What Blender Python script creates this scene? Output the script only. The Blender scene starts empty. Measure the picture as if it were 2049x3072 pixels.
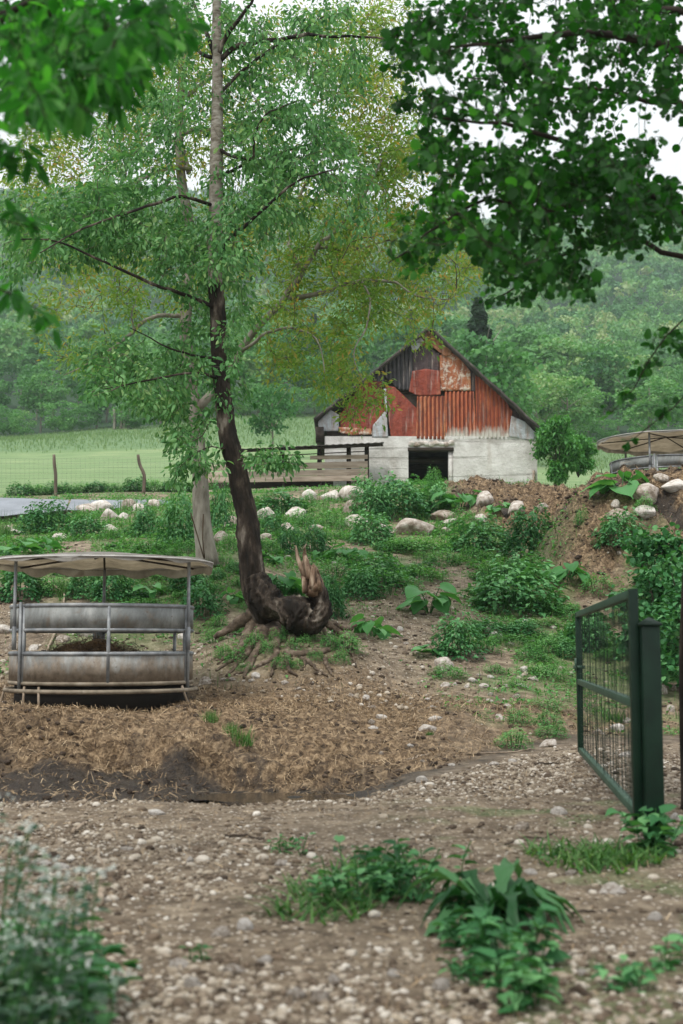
import bpy, bmesh, math, time
import numpy as np
T0 = time.time()
rng = np.random.default_rng(7)
sc = bpy.context.scene
COL = sc.collection
PI = math.pi
# ------------------------------------------------------------------ camera
F = 3840.0                       # focal length in photo pixels (45 mm on 24x36)
HZ = 1934.0
PITCH = math.atan((HZ - 1536.0) / F)
CP, SP = math.cos(PITCH), math.sin(PITCH)
cd = bpy.data.cameras.new('camera'); cam = bpy.data.objects.new('camera', cd); COL.objects.link(cam)
cd.sensor_fit = 'VERTICAL'; cd.sensor_height = 36; cd.lens = 45
cd.clip_start = 0.05; cd.clip_end = 5000
cam.location = (0, 0, 0); cam.rotation_euler = (PI / 2 + PITCH, 0, 0)
cd.dof.use_dof = True; cd.dof.focus_distance = 21.0; cd.dof.aperture_fstop = 2.4
sc.camera = cam

def ray(X, Y):
    u = X - 1024.5; v = 1536.0 - Y
    dy = F * CP - v * SP
    return u / dy, (F * SP + v * CP) / dy
def P(X, Y, d):
    a, b = ray(X, Y)
    return np.array([a * d, d, b * d])
def proj(x, y, z):
    yy = np.maximum(y, 0.3)
    w = CP * yy + SP * z
    return 1024.5 + F * x / w, 1536.0 - F * (CP * z - SP * yy) / w

# ------------------------------------------------------------------ noise
_tab = np.random.default_rng(3).random((256, 256))
def vn(x, y):
    xi = np.floor(x); yi = np.floor(y)
    fx = x - xi; fy = y - yi
    fx = fx * fx * (3 - 2 * fx); fy = fy * fy * (3 - 2 * fy)
    xi = xi.astype(np.int64) & 255; yi = yi.astype(np.int64) & 255
    x1 = (xi + 1) & 255; y1 = (yi + 1) & 255
    a = _tab[yi, xi]; b = _tab[yi, x1]; c = _tab[y1, xi]; d = _tab[y1, x1]
    return (a + (b - a) * fx) * (1 - fy) + (c + (d - c) * fx) * fy
def fbm(x, y, o=4, s=0.5):
    x = np.asarray(x, float); y = np.asarray(y, float)
    t = 0; A = 1; n = 0
    for i in range(o):
        t = t + A * (vn(x * 2 ** i + 17.3 * i, y * 2 ** i + 5.1 * i) - 0.5); n += A; A *= s
    return t / n
def sstep(a, b, x):
    t = np.clip((x - a) / (b - a), 0, 1); return t * t * (3 - 2 * t)

# ------------------------------------------------------------------ terrain
COLX = np.array([-2600, -600, 0, 400, 700, 1024, 1300, 1550, 1800, 2049, 2700, 4600], float)
COLU = np.array([ray(X, 1700)[0] for X in COLX])
DK = [0, 4, 7.4, 9.5, 10.5, 11.5, 12.5, 13.5, 15, 17, 19, 22, 26, 30, 34, 37, 39, 42, 46, 48, 52, 60, 80, 110, 113, 160, 200, 260, 400, 600, 850, 950, 1200, 1500]
cLeft = [-1.28, -1.22, -1.17, -1.16, -1.34, -1.26, -.86, -.70, -.66, -.35, .25, 1.15, 1.9, 2.5, 3.05, 3.5, 3.72, 4.6, 5.4, 5.75, 6.3, 7.5, 10.8, 16.3, 17.2, 26.2, 35, 52, 100, 190, 300, 335, 300, 200]
c400 = [-1.28, -1.22, -1.16, -1.14, -1.34, -1.29, -.88, -.72, -.66, -.38, .25, 1.2, 1.95, 2.6, 3.25, 3.85, 4.15, 4.75, 5.55, 5.8, 6.3, 7.6, 11, 16.6, 17.5, 26.9, 36, 53, 100, 190, 300, 335, 300, 200]
c700 = [-1.28, -1.22, -1.16, -1.17, -1.31, -1.3, -.98, -.78, -.68, -.45, .2, 1.35, 2.05, 2.7, 3.4, 4.1, 4.62, 4.88, 5.5, 5.85, 6.3, 7.7, 11.2, 16.9, 17.8, 28.2, 38, 54, 100, 190, 295, 330, 300, 200]
c1024 = [-1.28, -1.22, -1.16, -1.15, -1.24, -1.27, -1.08, -.88, -.70, -.42, .0, .8, 1.7, 2.55, 3.45, 4.2, 4.74, 5.0, 5.6, 5.9, 6.3, 7.7, 11.2, 16.9, 17.8, 28.2, 38, 54, 100, 188, 288, 322, 300, 200]
c1300 = [-1.28, -1.22, -1.15, -1.10, -1.1, -1.12, -1.10, -.96, -.76, -.48, -.05, .7, 1.6, 2.45, 3.35, 4.45, 4.85, 5.25, 5.7, 5.9, 6.3, 7.6, 11, 16.2, 17, 26.5, 37, 53, 98, 186, 280, 315, 290, 200]
c1550 = [-1.28, -1.2, -1.14, -1.10, -1.09, -1.09, -1.08, -1.06, -.86, -.55, -.15, .6, 1.55, 2.45, 4.1, 4.5, 4.75, 5.1, 5.6, 5.8, 6.2, 7.4, 10.4, 15.4, 16, 25.5, 36, 52, 97, 184, 276, 310, 290, 200]
c1800 = [-1.28, -1.2, -1.13, -1.08, -1.07, -1.06, -1.05, -1.04, -1.0, -.74, -.4, .75, 3.35, 3.75, 3.95, 4.2, 4.4, 4.8, 5.5, 5.75, 6.2, 7.3, 10.2, 15, 15.6, 25, 35, 51, 96, 182, 272, 305, 290, 200]
c2049 = [-1.28, -1.2, -1.13, -1.08, -1.07, -1.06, -1.05, -1.04, -.98, -.72, -.3, 1.3, 3.58, 3.35, 3.6, 4.0, 4.2, 4.7, 5.4, 5.7, 6.2, 7.3, 10.2, 15, 15.6, 25, 35, 51, 96, 182, 272, 305, 290, 200]
TABK = [cLeft, cLeft, cLeft, c400, c700, c1024, c1300, c1550, c1800, c2049, c2049, c2049]
def pchip(xk, yk, x):
    xk = np.array(xk, float); yk = np.array(yk, float)
    h = np.diff(xk); dl = np.diff(yk) / h
    m = np.zeros_like(yk)
    for i in range(1, len(xk) - 1):
        if dl[i - 1] * dl[i] > 0:
            w1 = 2 * h[i] + h[i - 1]; w2 = h[i] + 2 * h[i - 1]
            m[i] = (w1 + w2) / (w1 / dl[i - 1] + w2 / dl[i])
    m[0] = dl[0]; m[-1] = dl[-1]
    i = np.clip(np.searchsorted(xk, x) - 1, 0, len(h) - 1)
    t = (x - xk[i]) / h[i]
    return ((1 + 2 * t) * (1 - t) ** 2 * yk[i] + t * (1 - t) ** 2 * h[i] * m[i]
            + t * t * (3 - 2 * t) * yk[i + 1] + t * t * (t - 1) * h[i] * m[i + 1])
_k = DK.index(12.5); DK = DK[:_k] + [11.85, 12.12] + DK[_k:]
_n = []
for c in TABK:
    a_, b_ = c[_k - 1], c[_k]
    _n.append(c[:_k] + ([a_ + .03, b_ - .06] if b_ - a_ > .18 else [a_ + (b_ - a_) * .35, a_ + (b_ - a_) * .62]) + c[_k:])
TABK = _n
TD = np.concatenate([np.arange(0, 60, .05), np.geomspace(60, 1500, 400)])
TB = np.array([pchip(DK, c, TD) for c in TABK])          # cols x D
UG = np.linspace(COLU[0], COLU[-1], 400)
_t = np.interp(UG, COLU, np.arange(len(COLU)))
_i = np.clip(_t.astype(int), 0, len(COLU) - 2); _f = _t - _i; _f = _f * _f * (3 - 2 * _f)
TBL = (TB[_i] * (1 - _f)[:, None] + TB[_i + 1] * _f[:, None])
def hbase(x, y):
    x = np.asarray(x, float); y = np.asarray(y, float)
    yy = np.clip(y, 0, 1499)
    yy = yy + np.exp(-((yy - 12.0) / 1.0) ** 4) * (1.3 * fbm(x * .8 + 2, y * .35, 3) + .35 * fbm(x * 3.2, y * 1.2, 3))
    u = np.clip(x / np.maximum(yy, 3.0), UG[0], UG[-1] - 1e-6)
    ti = (u - UG[0]) / (UG[1] - UG[0]); i = np.clip(ti.astype(int), 0, len(UG) - 2); fi = ti - i
    tj = np.interp(yy, TD, np.arange(len(TD))); j = np.clip(tj.astype(int), 0, len(TD) - 2); fj = tj - j
    z = (TBL[i, j] * (1 - fj) + TBL[i, j + 1] * fj) * (1 - fi) + (TBL[i + 1, j] * (1 - fj) + TBL[i + 1, j + 1] * fj) * fi
    # mound the leaning tree stands on, water hollow, hollow behind the right-hand lip
    z = z + 0.50 * np.exp(-(((x + 0.75) / 1.25) ** 2 + ((y - 17.5) / 1.0) ** 2) ** 1.6)
    z = z - 0.07 * np.exp(-(((x + 0.45) / 0.8) ** 2 + ((y - 10.95) / 0.5) ** 2))
    z = z - 0.9 * np.exp(-(((x - 7.3) / 2.2) ** 4 + ((y - 28.6) / 1.9) ** 4))
    z = z + 0.33 * sstep(11.3, 12.2, y) * np.exp(-(((x + 3.6) / 1.5) ** 2 + ((y - 12.2) / .8) ** 2))
    return z
def zone(x, y):
    """masks (straw, grass, gravel, mud), each 0..1, by place"""
    X, Y = proj(x, y, hbase(x, y))
    n1 = fbm(x * .9, y * .9, 4); n2 = fbm(x * 3.1 + 40, y * 3.1, 3)
    u = x / np.maximum(y, 1)
    ye = 9.9 + .35 * sstep(-.26, 0, u) + 3.3 * sstep(.02, .2, u) + n1 * .7       # far edge of the stony track
    gravel = 1 - sstep(ye - .15, ye + .35, y)
    pathc = np.interp(y, [13, 15, 17, 19, 22, 26], [.6, .35, .55, .95, 1.2, .8])
    gp = np.exp(-((x - pathc) / (.55 + .04 * y)) ** 2) * sstep(14.2, 16, y) * (1 - sstep(23, 26, y))
    gp2 = sstep(.05, -.12, u + .2 + n1 * .25) * sstep(15.6, 16.6, y) * (1 - sstep(20, 22, y)) * sstep(-.1, .06, n2 + .04)
    gp2 = np.maximum(gp2, np.exp(-((x + 2.1) / .8) ** 2 - ((y - 17.6) / 1.3) ** 2))
    gp = np.maximum(gp, gp2)
    gravel = np.maximum(gravel, gp * .85)
    mudw = .5 + .35 * n1
    mud = np.exp(-((y - (ye + .75)) / np.maximum(mudw, .3)) ** 2) * (1 - .55 * sstep(.0, .12, u))
    mud = np.maximum(mud, .9 * sstep(1.0, .55, ((x + 1.9) / 1.7) ** 2 + ((y - 11.35) / .62) ** 2))
    straw = sstep(ye + .5, ye + 1.3, y) * (1 - sstep(15.3, 17.2, y + n1 * 1.5)) * (1 - .45 * sstep(.03, .12, u))
    yE = np.interp(u, [-.27, .05, .09, .14, .2, .27], [60, 60, 36, 31, 26.5, 24])
    heap = sstep(.06, .1, u + n1 * .03) * sstep(-2.6, -1.2, y - yE + n1 * 4) * (1 - sstep(4, 8, y - yE)) * (y > 20)
    heap = np.maximum(heap, np.exp(-((x - 5.2 - .2 * (y - 26)) / 1.1) ** 2) * sstep(21.5, 23.5, y) * (1 - sstep(28, 31, y)))
    straw = np.maximum(straw, heap)
    grass = sstep(43.5, 46, y + n1 * 2)
    vegn = sstep(-.07, .05, n1 + .13 - .05 * (y > 29)) * sstep(16.0, 18, y) * (1 - sstep(44, 46, y)) * (1 - heap) * (1 - gp)
    green_r = sstep(.07, .13, u + n2 * .05) * sstep(14.0, 15.5, y) * sstep(-.06, .1, n2 + n1) * .8
    grass = np.maximum(grass, np.maximum(vegn * .85, green_r * (1 - heap)))
    grass = np.maximum(grass, .55 * sstep(.05, .25, n2 + n1 - .02) * (y < 9.5) * sstep(0, .12, u))
    lump = fbm(x * 1.5 + 11, y * 1.5, 4)
    mud = np.maximum(mud, heap * sstep(.05, -.08, lump) * .9 * sstep(2.6, .4, np.abs(y - yE + .3)))  # dung bank: shade of hollows and overhang painted in with the mud colour
    mud = np.maximum(mud, .9 * sstep(1.25, .85, np.hypot(x + 2.787, y - 15.0) / 1.0))  # shade under the feeder, painted on the ground as a dark disc
    lipz = np.exp(-((y - ye - 1.2) / .9) ** 2) * (1 - sstep(-.03, .08, u))
    mud = np.maximum(mud, lipz * sstep(.04, -.08, fbm(x * 2.6 + 3, y * 2.6, 4)) * .95)  # straw lip: shade in its hollows painted dark
    return straw, grass, gravel, mud
def hgt(x, y, fine=True):
    z = hbase(x, y)
    straw, grass, gravel, mud = zone(x, y)
    A = .012 + .10 * straw + .05 * grass * (y < 44) + .02 * mud
    A = A * (1 + .9 * (y > 20) * (y < 44))
    rough = fbm(x * 1.3, y * 1.3 + 9, 5, .62)
    z = z + rough * A * 1.7
    lip = np.exp(-((y - 12.1) / 1.0) ** 2) * (1 - sstep(-.02, .1, x / np.maximum(y, 1)))
    z = z + lip * (.40 * fbm(x * 1.9 + 7, y * 2.4, 4) + .22 * fbm(x * 2.6 + 3, y * 2.6, 4) + .10 * np.abs(fbm(x * 5, y * 5, 2)))
    z = z + (y > 20) * straw * (.95 * fbm(x * 1.5 + 11, y * 1.5, 5, .6) + .5 * np.abs(fbm(x * 3.3, y * 3.3, 3)))
    z = z + sstep(80, 300, y) * 6 * fbm(x * .012, y * .012, 3) + sstep(300, 600, y) * 26 * fbm(x * .004 + 3, y * .004, 3)
    return z
def G(X, Y, lift=0.0, dmin=2.0, dmax=70.0):
    a, b = ray(X, Y)
    ds = np.concatenate([np.arange(dmin, 30, .04), np.arange(30, dmax, .1)])
    g = b * ds - hgt(a * ds, ds)
    k = np.argmax(g < 0)
    if not (g < 0).any(): k = len(ds) - 1
    d = ds[k]
    return np.array([a * d, d, float(hgt(a * d, d)) + lift])

# ------------------------------------------------------------------ mesh helpers
def mesh(name, V, Fl, smooth=False, attrs=None):
    me = bpy.data.meshes.new(name)
    V = np.ascontiguousarray(V, dtype=np.float32)
    if not isinstance(Fl, (list, tuple)): Fl = [Fl]
    Fl = [np.asarray(f, dtype=np.int32) for f in Fl if len(f)]
    me.vertices.add(len(V)); me.vertices.foreach_set('co', V.ravel())
    nl = sum(f.size for f in Fl); npoly = sum(len(f) for f in Fl)
    me.loops.add(nl); me.polygons.add(npoly)
    me.loops.foreach_set('vertex_index', np.concatenate([f.ravel() for f in Fl]))
    tot = np.concatenate([np.full(len(f), f.shape[1], np.int32) for f in Fl])
    st = np.zeros(npoly, np.int32); st[1:] = np.cumsum(tot)[:-1]
    me.polygons.foreach_set('loop_start', st)
    if smooth: me.polygons.foreach_set('use_smooth', np.ones(npoly, bool))
    for k, v in (attrs or {}).items():
        at = me.attributes.new(k, 'FLOAT', 'POINT'); at.data.foreach_set('value', np.asarray(v, np.float32))
    me.update(calc_edges=True)
    return me
def ob(name, me, m=None, parent=None, loc=None, rot=None, scale=None):
    o = bpy.data.objects.new(name, me); COL.objects.link(o)
    if m is not None and me is not None and len(me.materials) == 0: me.materials.append(m)
    if parent is not None: o.parent = parent
    if loc is not None: o.location = [float(v) for v in loc]
    if rot is not None: o.rotation_euler = rot
    if scale is not None: o.scale = scale
    return o
USED = {}
def tag(o, label=None, cat=None, group=None, kind=None):
    if label: o['label'] = label
    if cat: o['category'] = cat
    if group: o['group'] = group
    if kind: o['kind'] = kind
    return o
def empty(name, loc, label=None, cat=None, group=None, rot=(0, 0, 0), scale=None):
    o = bpy.data.objects.new(name, None); COL.objects.link(o)
    o.location = [float(v) for v in loc]; o.rotation_euler = rot
    if scale is not None: o.scale = scale
    return tag(o, label, cat, group)
def inst(T, pos, R, s, rnd=None):
    """copies of template T=(V,[F..]) at pos with rotation R and scale s, baked in one array"""
    V, Fl = T; n = len(pos); m = len(V)
    s = np.asarray(s, float)
    if s.ndim == 1: s = np.repeat(s[:, None], 3, 1)
    A = R * s[:, None, :]
    W = np.einsum('nij,mj->nmi', A, V) + np.asarray(pos)[:, None, :]
    off = (np.arange(n) * m)[:, None, None]
    FF = [(f[None] + off).reshape(-1, f.shape[1]) for f in Fl]
    at = {}
    if rnd is not None: at['rnd'] = np.repeat(rnd, m)
    return W.reshape(-1, 3), FF, at
def cat_(parts):
    V = []; byk = {}; at = {}; o = 0
    for v, fl, a in parts:
        for f in fl:
            if len(f): byk.setdefault(f.shape[1], []).append(f + o)
        for k, x in a.items(): at.setdefault(k, []).append(x)
        V.append(v); o += len(v)
    return np.concatenate(V), [np.concatenate(f) for f in byk.values()], {k: np.concatenate(x) for k, x in at.items()}
def frames(axis, normal):
    a = axis / (np.linalg.norm(axis, axis=1, keepdims=True) + 1e-9)
    y = np.cross(normal, a); y /= (np.linalg.norm(y, axis=1, keepdims=True) + 1e-9)
    z = np.cross(a, y)
    return np.stack([a, y, z], axis=2)
def rotz(t):
    c, s = np.cos(t), np.sin(t); o = np.zeros_like(c); i = np.ones_like(c)
    return np.stack([np.stack([c, -s, o], 1), np.stack([s, c, o], 1), np.stack([o, o, i], 1)], 1)
def unit(n):
    v = rng.normal(size=(n, 3)); return v / np.linalg.norm(v, axis=1, keepdims=True)
def tube(pts, rad, sides=6, cap=True, wob=0.0, rough=0.0):
    pts = np.asarray(pts, float); n = len(pts)
    rad = np.full(n, rad) if np.isscalar(rad) else np.asarray(rad, float)
    t = np.gradient(pts, axis=0); t /= (np.linalg.norm(t, axis=1, keepdims=True) + 1e-9)
    ref = np.array([0, 0, 1.0]) if abs(t[0, 2]) < .85 else np.array([1.0, 0, 0])
    nn = np.zeros_like(t); v = ref - t[0] * ref.dot(t[0]); nn[0] = v / np.linalg.norm(v)
    for i in range(1, n):
        v = nn[i - 1] - t[i] * nn[i - 1].dot(t[i]); nn[i] = v / (np.linalg.norm(v) + 1e-9)
    b = np.cross(t, nn)
    a = np.arange(sides) * 2 * PI / sides
    rr = rad[:, None] * np.ones(sides)[None]
    if wob: rr = rr * (1 + wob * fbm(a[None] * 1.1 + 3 + 0 * rr, np.cumsum(np.ones(n))[:, None] * .23 + 0 * rr, 3) * 2)
    if rough:
        q = np.cumsum(np.ones(n))[:, None] * .16 + 0 * rr; ca = a[None] * 2.2 + 0 * rr; sm = np.minimum(a, 2 * PI - a)[None] / PI + 0 * rr
        rr = rr * (1 + rough * (2.2 * fbm(np.cos(a)[None] * 3.1 + q * .35, np.sin(a)[None] * 3.1 + q, 5, .7)))
    V = pts[:, None] + rr[:, :, None] * (np.cos(a)[None, :, None] * nn[:, None] + np.sin(a)[None, :, None] * b[:, None])
    i = np.arange(n - 1)[:, None] * sides; j = np.arange(sides)[None]
    Fq = np.stack([i + j, i + (j + 1) % sides, i + sides + (j + 1) % sides, i + sides + j], -1).reshape(-1, 4)
    V = V.reshape(-1, 3); Fl = [Fq]
    if cap:
        m = len(V); V = np.concatenate([V, pts[:1], pts[-1:]])
        q = np.arange(sides)
        Fl.append(np.concatenate([np.stack([(q + 1) % sides, q, np.full(sides, m)], 1),
                                  np.stack([(n - 1) * sides + q, (n - 1) * sides + (q + 1) % sides, np.full(sides, m + 1)], 1)]))
    return V, Fl, {}
def smooth_path(pts, n=24, rad=None):
    pts = np.asarray(pts, float); k = len(pts)
    s = np.concatenate([[0], np.cumsum(np.linalg.norm(np.diff(pts, axis=0), axis=1))]); s /= s[-1]
    x = np.linspace(0, 1, n)
    out = np.stack([pchip(s, pts[:, c], x) for c in range(pts.shape[1])], 1)
    if rad is None: return out
    return out, np.interp(x, s, rad)
def box(x0, x1, y0, y1, z0, z1):
    V = np.array([[x, y, z] for x in (x0, x1) for y in (y0, y1) for z in (z0, z1)], float)
    Fq = np.array([[0, 1, 3, 2], [4, 6, 7, 5], [0, 4, 5, 1], [2, 3, 7, 6], [0, 2, 6, 4], [1, 5, 7, 3]])
    return V, [Fq], {}
def M(name, parts, m, parent=None, smooth=False, loc=None, bevel=0):
    V, Fl, at = cat_(parts)
    o = ob(name, mesh(name, V, Fl, smooth, at), m, parent, loc)
    if bevel:
        b = o.modifiers.new('b', 'BEVEL'); b.width = bevel; b.segments = 2; b.limit_method = 'ANGLE'
    return o
def ico(sub):
    bm = bmesh.new(); bmesh.ops.create_icosphere(bm, subdivisions=sub, radius=1)
    V = np.array([v.co[:] for v in bm.verts]); Fq = np.array([[v.index for v in f.verts] for f in bm.faces]); bm.free()
    return V, Fq

# ------------------------------------------------------------------ materials
class NT:
    def __init__(s, name):
        s.m = bpy.data.materials.new(name); s.m.use_nodes = True
        s.t = s.m.node_tree; s.t.nodes.clear()
        s.out = s.t.nodes.new('ShaderNodeOutputMaterial')
    def n(s, typ, **k):
        nd = s.t.nodes.new('ShaderNode' + typ)
        for a, b in k.items():
            if a.startswith('_'): setattr(nd, a[1:], b)
            else:
                key = a.replace('_', ' ') if not a.startswith('i') or not a[1:].isdigit() else int(a[1:])
                s.put(nd.inputs[key], b)
        return nd
    def put(s, sock, v):
        if hasattr(v, 'links') or isinstance(v, bpy.types.NodeSocket): s.t.links.new(v, sock)
        else:
            if hasattr(sock, 'default_value') and hasattr(sock.default_value, '__len__') and not hasattr(v, '__len__'):
                v = [v] * len(sock.default_value)
            if hasattr(sock.default_value, '__len__') and len(sock.default_value) == 4 and len(v) == 3: v = (*v, 1)
            sock.default_value = v
    def noise(s, scale, detail=4, vec=None, rough=.6, dist=0):
        k = dict(Scale=scale, Detail=detail, Roughness=rough, Distortion=dist)
        nd = s.n('TexNoise', **k)
        if vec is not None: s.put(nd.inputs['Vector'], vec)
        return nd.outputs['Fac']
    def ramp(s, fac, stops, interp='LINEAR'):
        nd = s.n('ValToRGB'); cr = nd.color_ramp; cr.interpolation = interp
        while len(cr.elements) < len(stops): cr.elements.new(.5)
        for e, (p, c) in zip(cr.elements, stops):
            e.position = p; e.color = (*c, 1) if hasattr(c, '__len__') else (c, c, c, 1)
        s.put(nd.inputs[0], fac); return nd.outputs[0]
    def mix(s, fac, a, b, mode='MIX'):
        nd = s.n('Mix', _data_type='RGBA', _blend_type=mode)
        s.put(nd.inputs[0], fac); s.put(nd.inputs[6], a); s.put(nd.inputs[7], b); return nd.outputs[2]
    def math(s, op, a, b=0.0):
        nd = s.n('Math', _operation=op); s.put(nd.inputs[0], a); s.put(nd.inputs[1], b); return nd.outputs[0]
    def attr(s, name): return s.n('Attribute', _attribute_name=name).outputs['Fac']
    def coord(s, which='Object', scale=None):
        c = s.n('TexCoord').outputs[which]
        if scale is None: return c
        mp = s.n('Mapping'); s.put(mp.inputs['Vector'], c); mp.inputs['Scale'].default_value = scale
        return mp.outputs[0]
    def bump(s, h, dist=.02, strength=1.0):
        nd = s.n('Bump', Strength=strength, Distance=dist); s.put(nd.inputs['Height'], h); return nd.outputs[0]
    def pbr(s, col, rough=.8, bump=None, metal=0.0, spec=.3):
        nd = s.n('BsdfPrincipled'); s.put(nd.inputs['Base Color'], col); s.put(nd.inputs['Roughness'], rough)
        s.put(nd.inputs['Metallic'], metal); nd.inputs['Specular IOR Level'].default_value = spec
        if bump is not None: s.put(nd.inputs['Normal'], bump)
        return nd.outputs[0]
    def done(s, sh): s.t.links.new(sh, s.out.inputs[0]); return s.m

def leafmat(name, stops, trans=.45, objrnd=0.0, rough=.5, tcol=(1.25, 1.5, .55)):
    s = NT(name)
    r = s.attr('rnd')
    if objrnd:
        oi = s.n('ObjectInfo').outputs['Random']
        r = s.math('ADD', s.math('MULTIPLY', r, 1 - objrnd), s.math('MULTIPLY', oi, objrnd))
    c = s.ramp(r, stops)
    p = s.pbr(c, rough, spec=.18)
    tr = s.n('BsdfTranslucent'); s.put(tr.inputs[0], s.mix(1.0, c, tcol, 'MULTIPLY'))
    mx = s.n('MixShader'); mx.inputs[0].default_value = trans
    s.t.links.new(p, mx.inputs[1]); s.t.links.new(tr.outputs[0], mx.inputs[2])
    return s.done(mx.outputs[0])
def surf(name, stops, scale=4, detail=6, rough=.85, bump=.01, bscale=None, stretch=None, metal=0, spec=.3, rnd=False, objrnd=False):
    s = NT(name)
    v = s.coord('Object', stretch)
    f = s.noise(scale, detail, v)
    if rnd: f = s.math('ADD', s.math('MULTIPLY', f, .45), s.math('MULTIPLY', s.attr('rnd'), .55))
    if objrnd: f = s.math('ADD', f, s.math('MULTIPLY', s.math('SUBTRACT', s.n('ObjectInfo').outputs['Random'], .5), .3))
    c = s.ramp(f, stops)
    b = s.bump(s.noise(bscale or scale * 3, 6, v), bump) if bump else None
    return s.done(s.pbr(c, rough, b, metal, spec))

MAT = {}
MAT['limestone'] = surf('limestone', [(.30, (.20, .16, .12)), (.45, (.40, .35, .30)), (.6, (.58, .54, .49)), (.75, (.66, .63, .59))], 3.2, 8, .9, .03, 7, objrnd=True)
MAT['pebble'] = surf('pebble', [(.22, (.045, .032, .022)), (.44, (.15, .112, .078)), (.56, (.31, .26, .195)), (.74, (.47, .425, .36)), (.94, (.76, .735, .68))], 12, 3, .9, .004, 60, rnd=True)
MAT['straw'] = surf('straw', [(.22, (.055, .035, .019)), (.42, (.20, .135, .074)), (.64, (.40, .29, .17)), (.88, (.64, .51, .34))], 2.5, 4, .7, 0, rnd=True)
MAT['old_straw'] = surf('old_straw', [(.25, (.04, .027, .018)), (.5, (.16, .11, .072)), (.85, (.42, .32, .22))], 2.5, 4, .8, 0, rnd=True)
MAT['bark_dark'] = surf('bark_dark', [(.36, (.006, .005, .004)), (.5, (.022, .016, .011)), (.58, (.065, .05, .037)), (.70, (.25, .22, .18))], 5, 8, .9, .03, 14, (1, 1, .35))
MAT['bark_grey'] = surf('bark_grey', [(.3, (.10, .085, .065)), (.5, (.22, .20, .165)), (.7, (.33, .31, .26))], 7, 8, .9, .015, 22, (1, 1, .35))
MAT['bark_pale'] = surf('bark_pale', [(.3, (.06, .045, .03)), (.45, (.17, .15, .115)), (.65, (.30, .28, .24)), (.8, (.38, .36, .32))], 8, 8, .85, .01, 16, (1, 1, 2.5))
MAT['root'] = surf('root', [(.3, (.03, .02, .014)), (.5, (.10, .075, .052)), (.7, (.22, .17, .13))], 9, 8, .9, .015, 24)
MAT['twig'] = surf('twig', [(.3, (.05, .04, .03)), (.7, (.15, .125, .10))], 8, 3, .9, 0)
MAT['twig_dark'] = surf('twig_dark', [(.3, (.012, .009, .006)), (.7, (.035, .026, .018))], 8, 3, .9, 0)
MAT['splinter'] = surf('splinter', [(.34, (.035, .018, .010)), (.5, (.15, .095, .06)), (.66, (.36, .28, .20))], 9, 6, .8, .01, 30, (1, 1, .15))
MAT['stick'] = surf('stick', [(.3, (.16, .12, .08)), (.7, (.42, .34, .26))], 9, 6, .9, .004, 30)
MAT['stick_dark'] = surf('stick_dark', [(.3, (.03, .022, .016)), (.7, (.10, .075, .055))], 9, 6, .9, .004, 30)
MAT['leaf_main'] = leafmat('leaf_main', [(0, (.035, .12, .035)), (.5, (.10, .255, .085)), (.85, (.20, .39, .15)), (1, (.32, .48, .2))], .35, rough=.42, tcol=(1.2, 1.35, .7))
MAT['leaf_walnut'] = leafmat('leaf_walnut', [(0, (.10, .23, .04)), (.5, (.20, .34, .075)), (.82, (.33, .35, .09)), (1, (.50, .32, .09))], .5, tcol=(1.2, 1.2, .6))
MAT['leaf_hazel'] = leafmat('leaf_hazel', [(0, (.009, .040, .008)), (.6, (.018, .078, .013)), (1, (.07, .21, .035))], .38, tcol=(1.1, 2.0, .5))
MAT['leaf_ash'] = leafmat('leaf_ash', [(0, (.014, .07, .014)), (.6, (.04, .15, .03)), (1, (.12, .32, .06))], .52, tcol=(1.1, 1.9, .5))
MAT['leaf_nettle'] = leafmat('leaf_nettle', [(0, (.018, .080, .026)), (.45, (.050, .18, .062)), (1, (.17, .38, .15))], .2, objrnd=.25)
MAT['leaf_weed'] = leafmat('leaf_weed', [(0, (.035, .13, .035)), (.5, (.09, .26, .075)), (1, (.22, .43, .15))], .3, objrnd=.25)
MAT['leaf_burdock'] = leafmat('leaf_burdock', [(0, (.04, .15, .04)), (.6, (.08, .25, .075)), (1, (.17, .38, .15))], .3, objrnd=.2)
MAT['leaf_dock'] = leafmat('leaf_dock', [(0, (.012, .055, .018)), (.6, (.03, .11, .035)), (1, (.08, .2, .08))], .2, rough=.35)
MAT['leaf_silver'] = leafmat('leaf_silver', [(0, (.03, .08, .045)), (.6, (.09, .16, .11)), (1, (.24, .32, .25))], .25, rough=.7)
MAT['grass'] = leafmat('grass', [(0, (.03, .09, .02)), (.6, (.07, .18, .045)), (1, (.2, .32, .11))], .3, objrnd=.2)
MAT['meadow_grass'] = leafmat('meadow_grass', [(0, (.10, .18, .07)), (.6, (.15, .24, .10)), (1, (.25, .32, .16))], .3)
MAT['petal'] = surf('petal', [(.3, (.34, .38, .34)), (.7, (.5, .53, .48))], 8, 2, .6, 0)
MAT['leaf_hill'] = leafmat('leaf_hill', [(0, (.045, .14, .055)), (.5, (.12, .28, .10)), (.8, (.19, .37, .13)), (1, (.32, .38, .19))], .25)  # paler and bluer: distance haze partly put into the leaf colour
MAT['leaf_far'] = leafmat('leaf_far', [(0, (.028, .10, .04)), (.35, (.075, .21, .065)), (.7, (.14, .32, .10)), (1, (.30, .40, .18))], .25, objrnd=.55)
MAT['leaf_conifer'] = leafmat('leaf_conifer', [(0, (.012, .035, .018)), (1, (.035, .075, .03))], .1, objrnd=.2)
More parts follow.
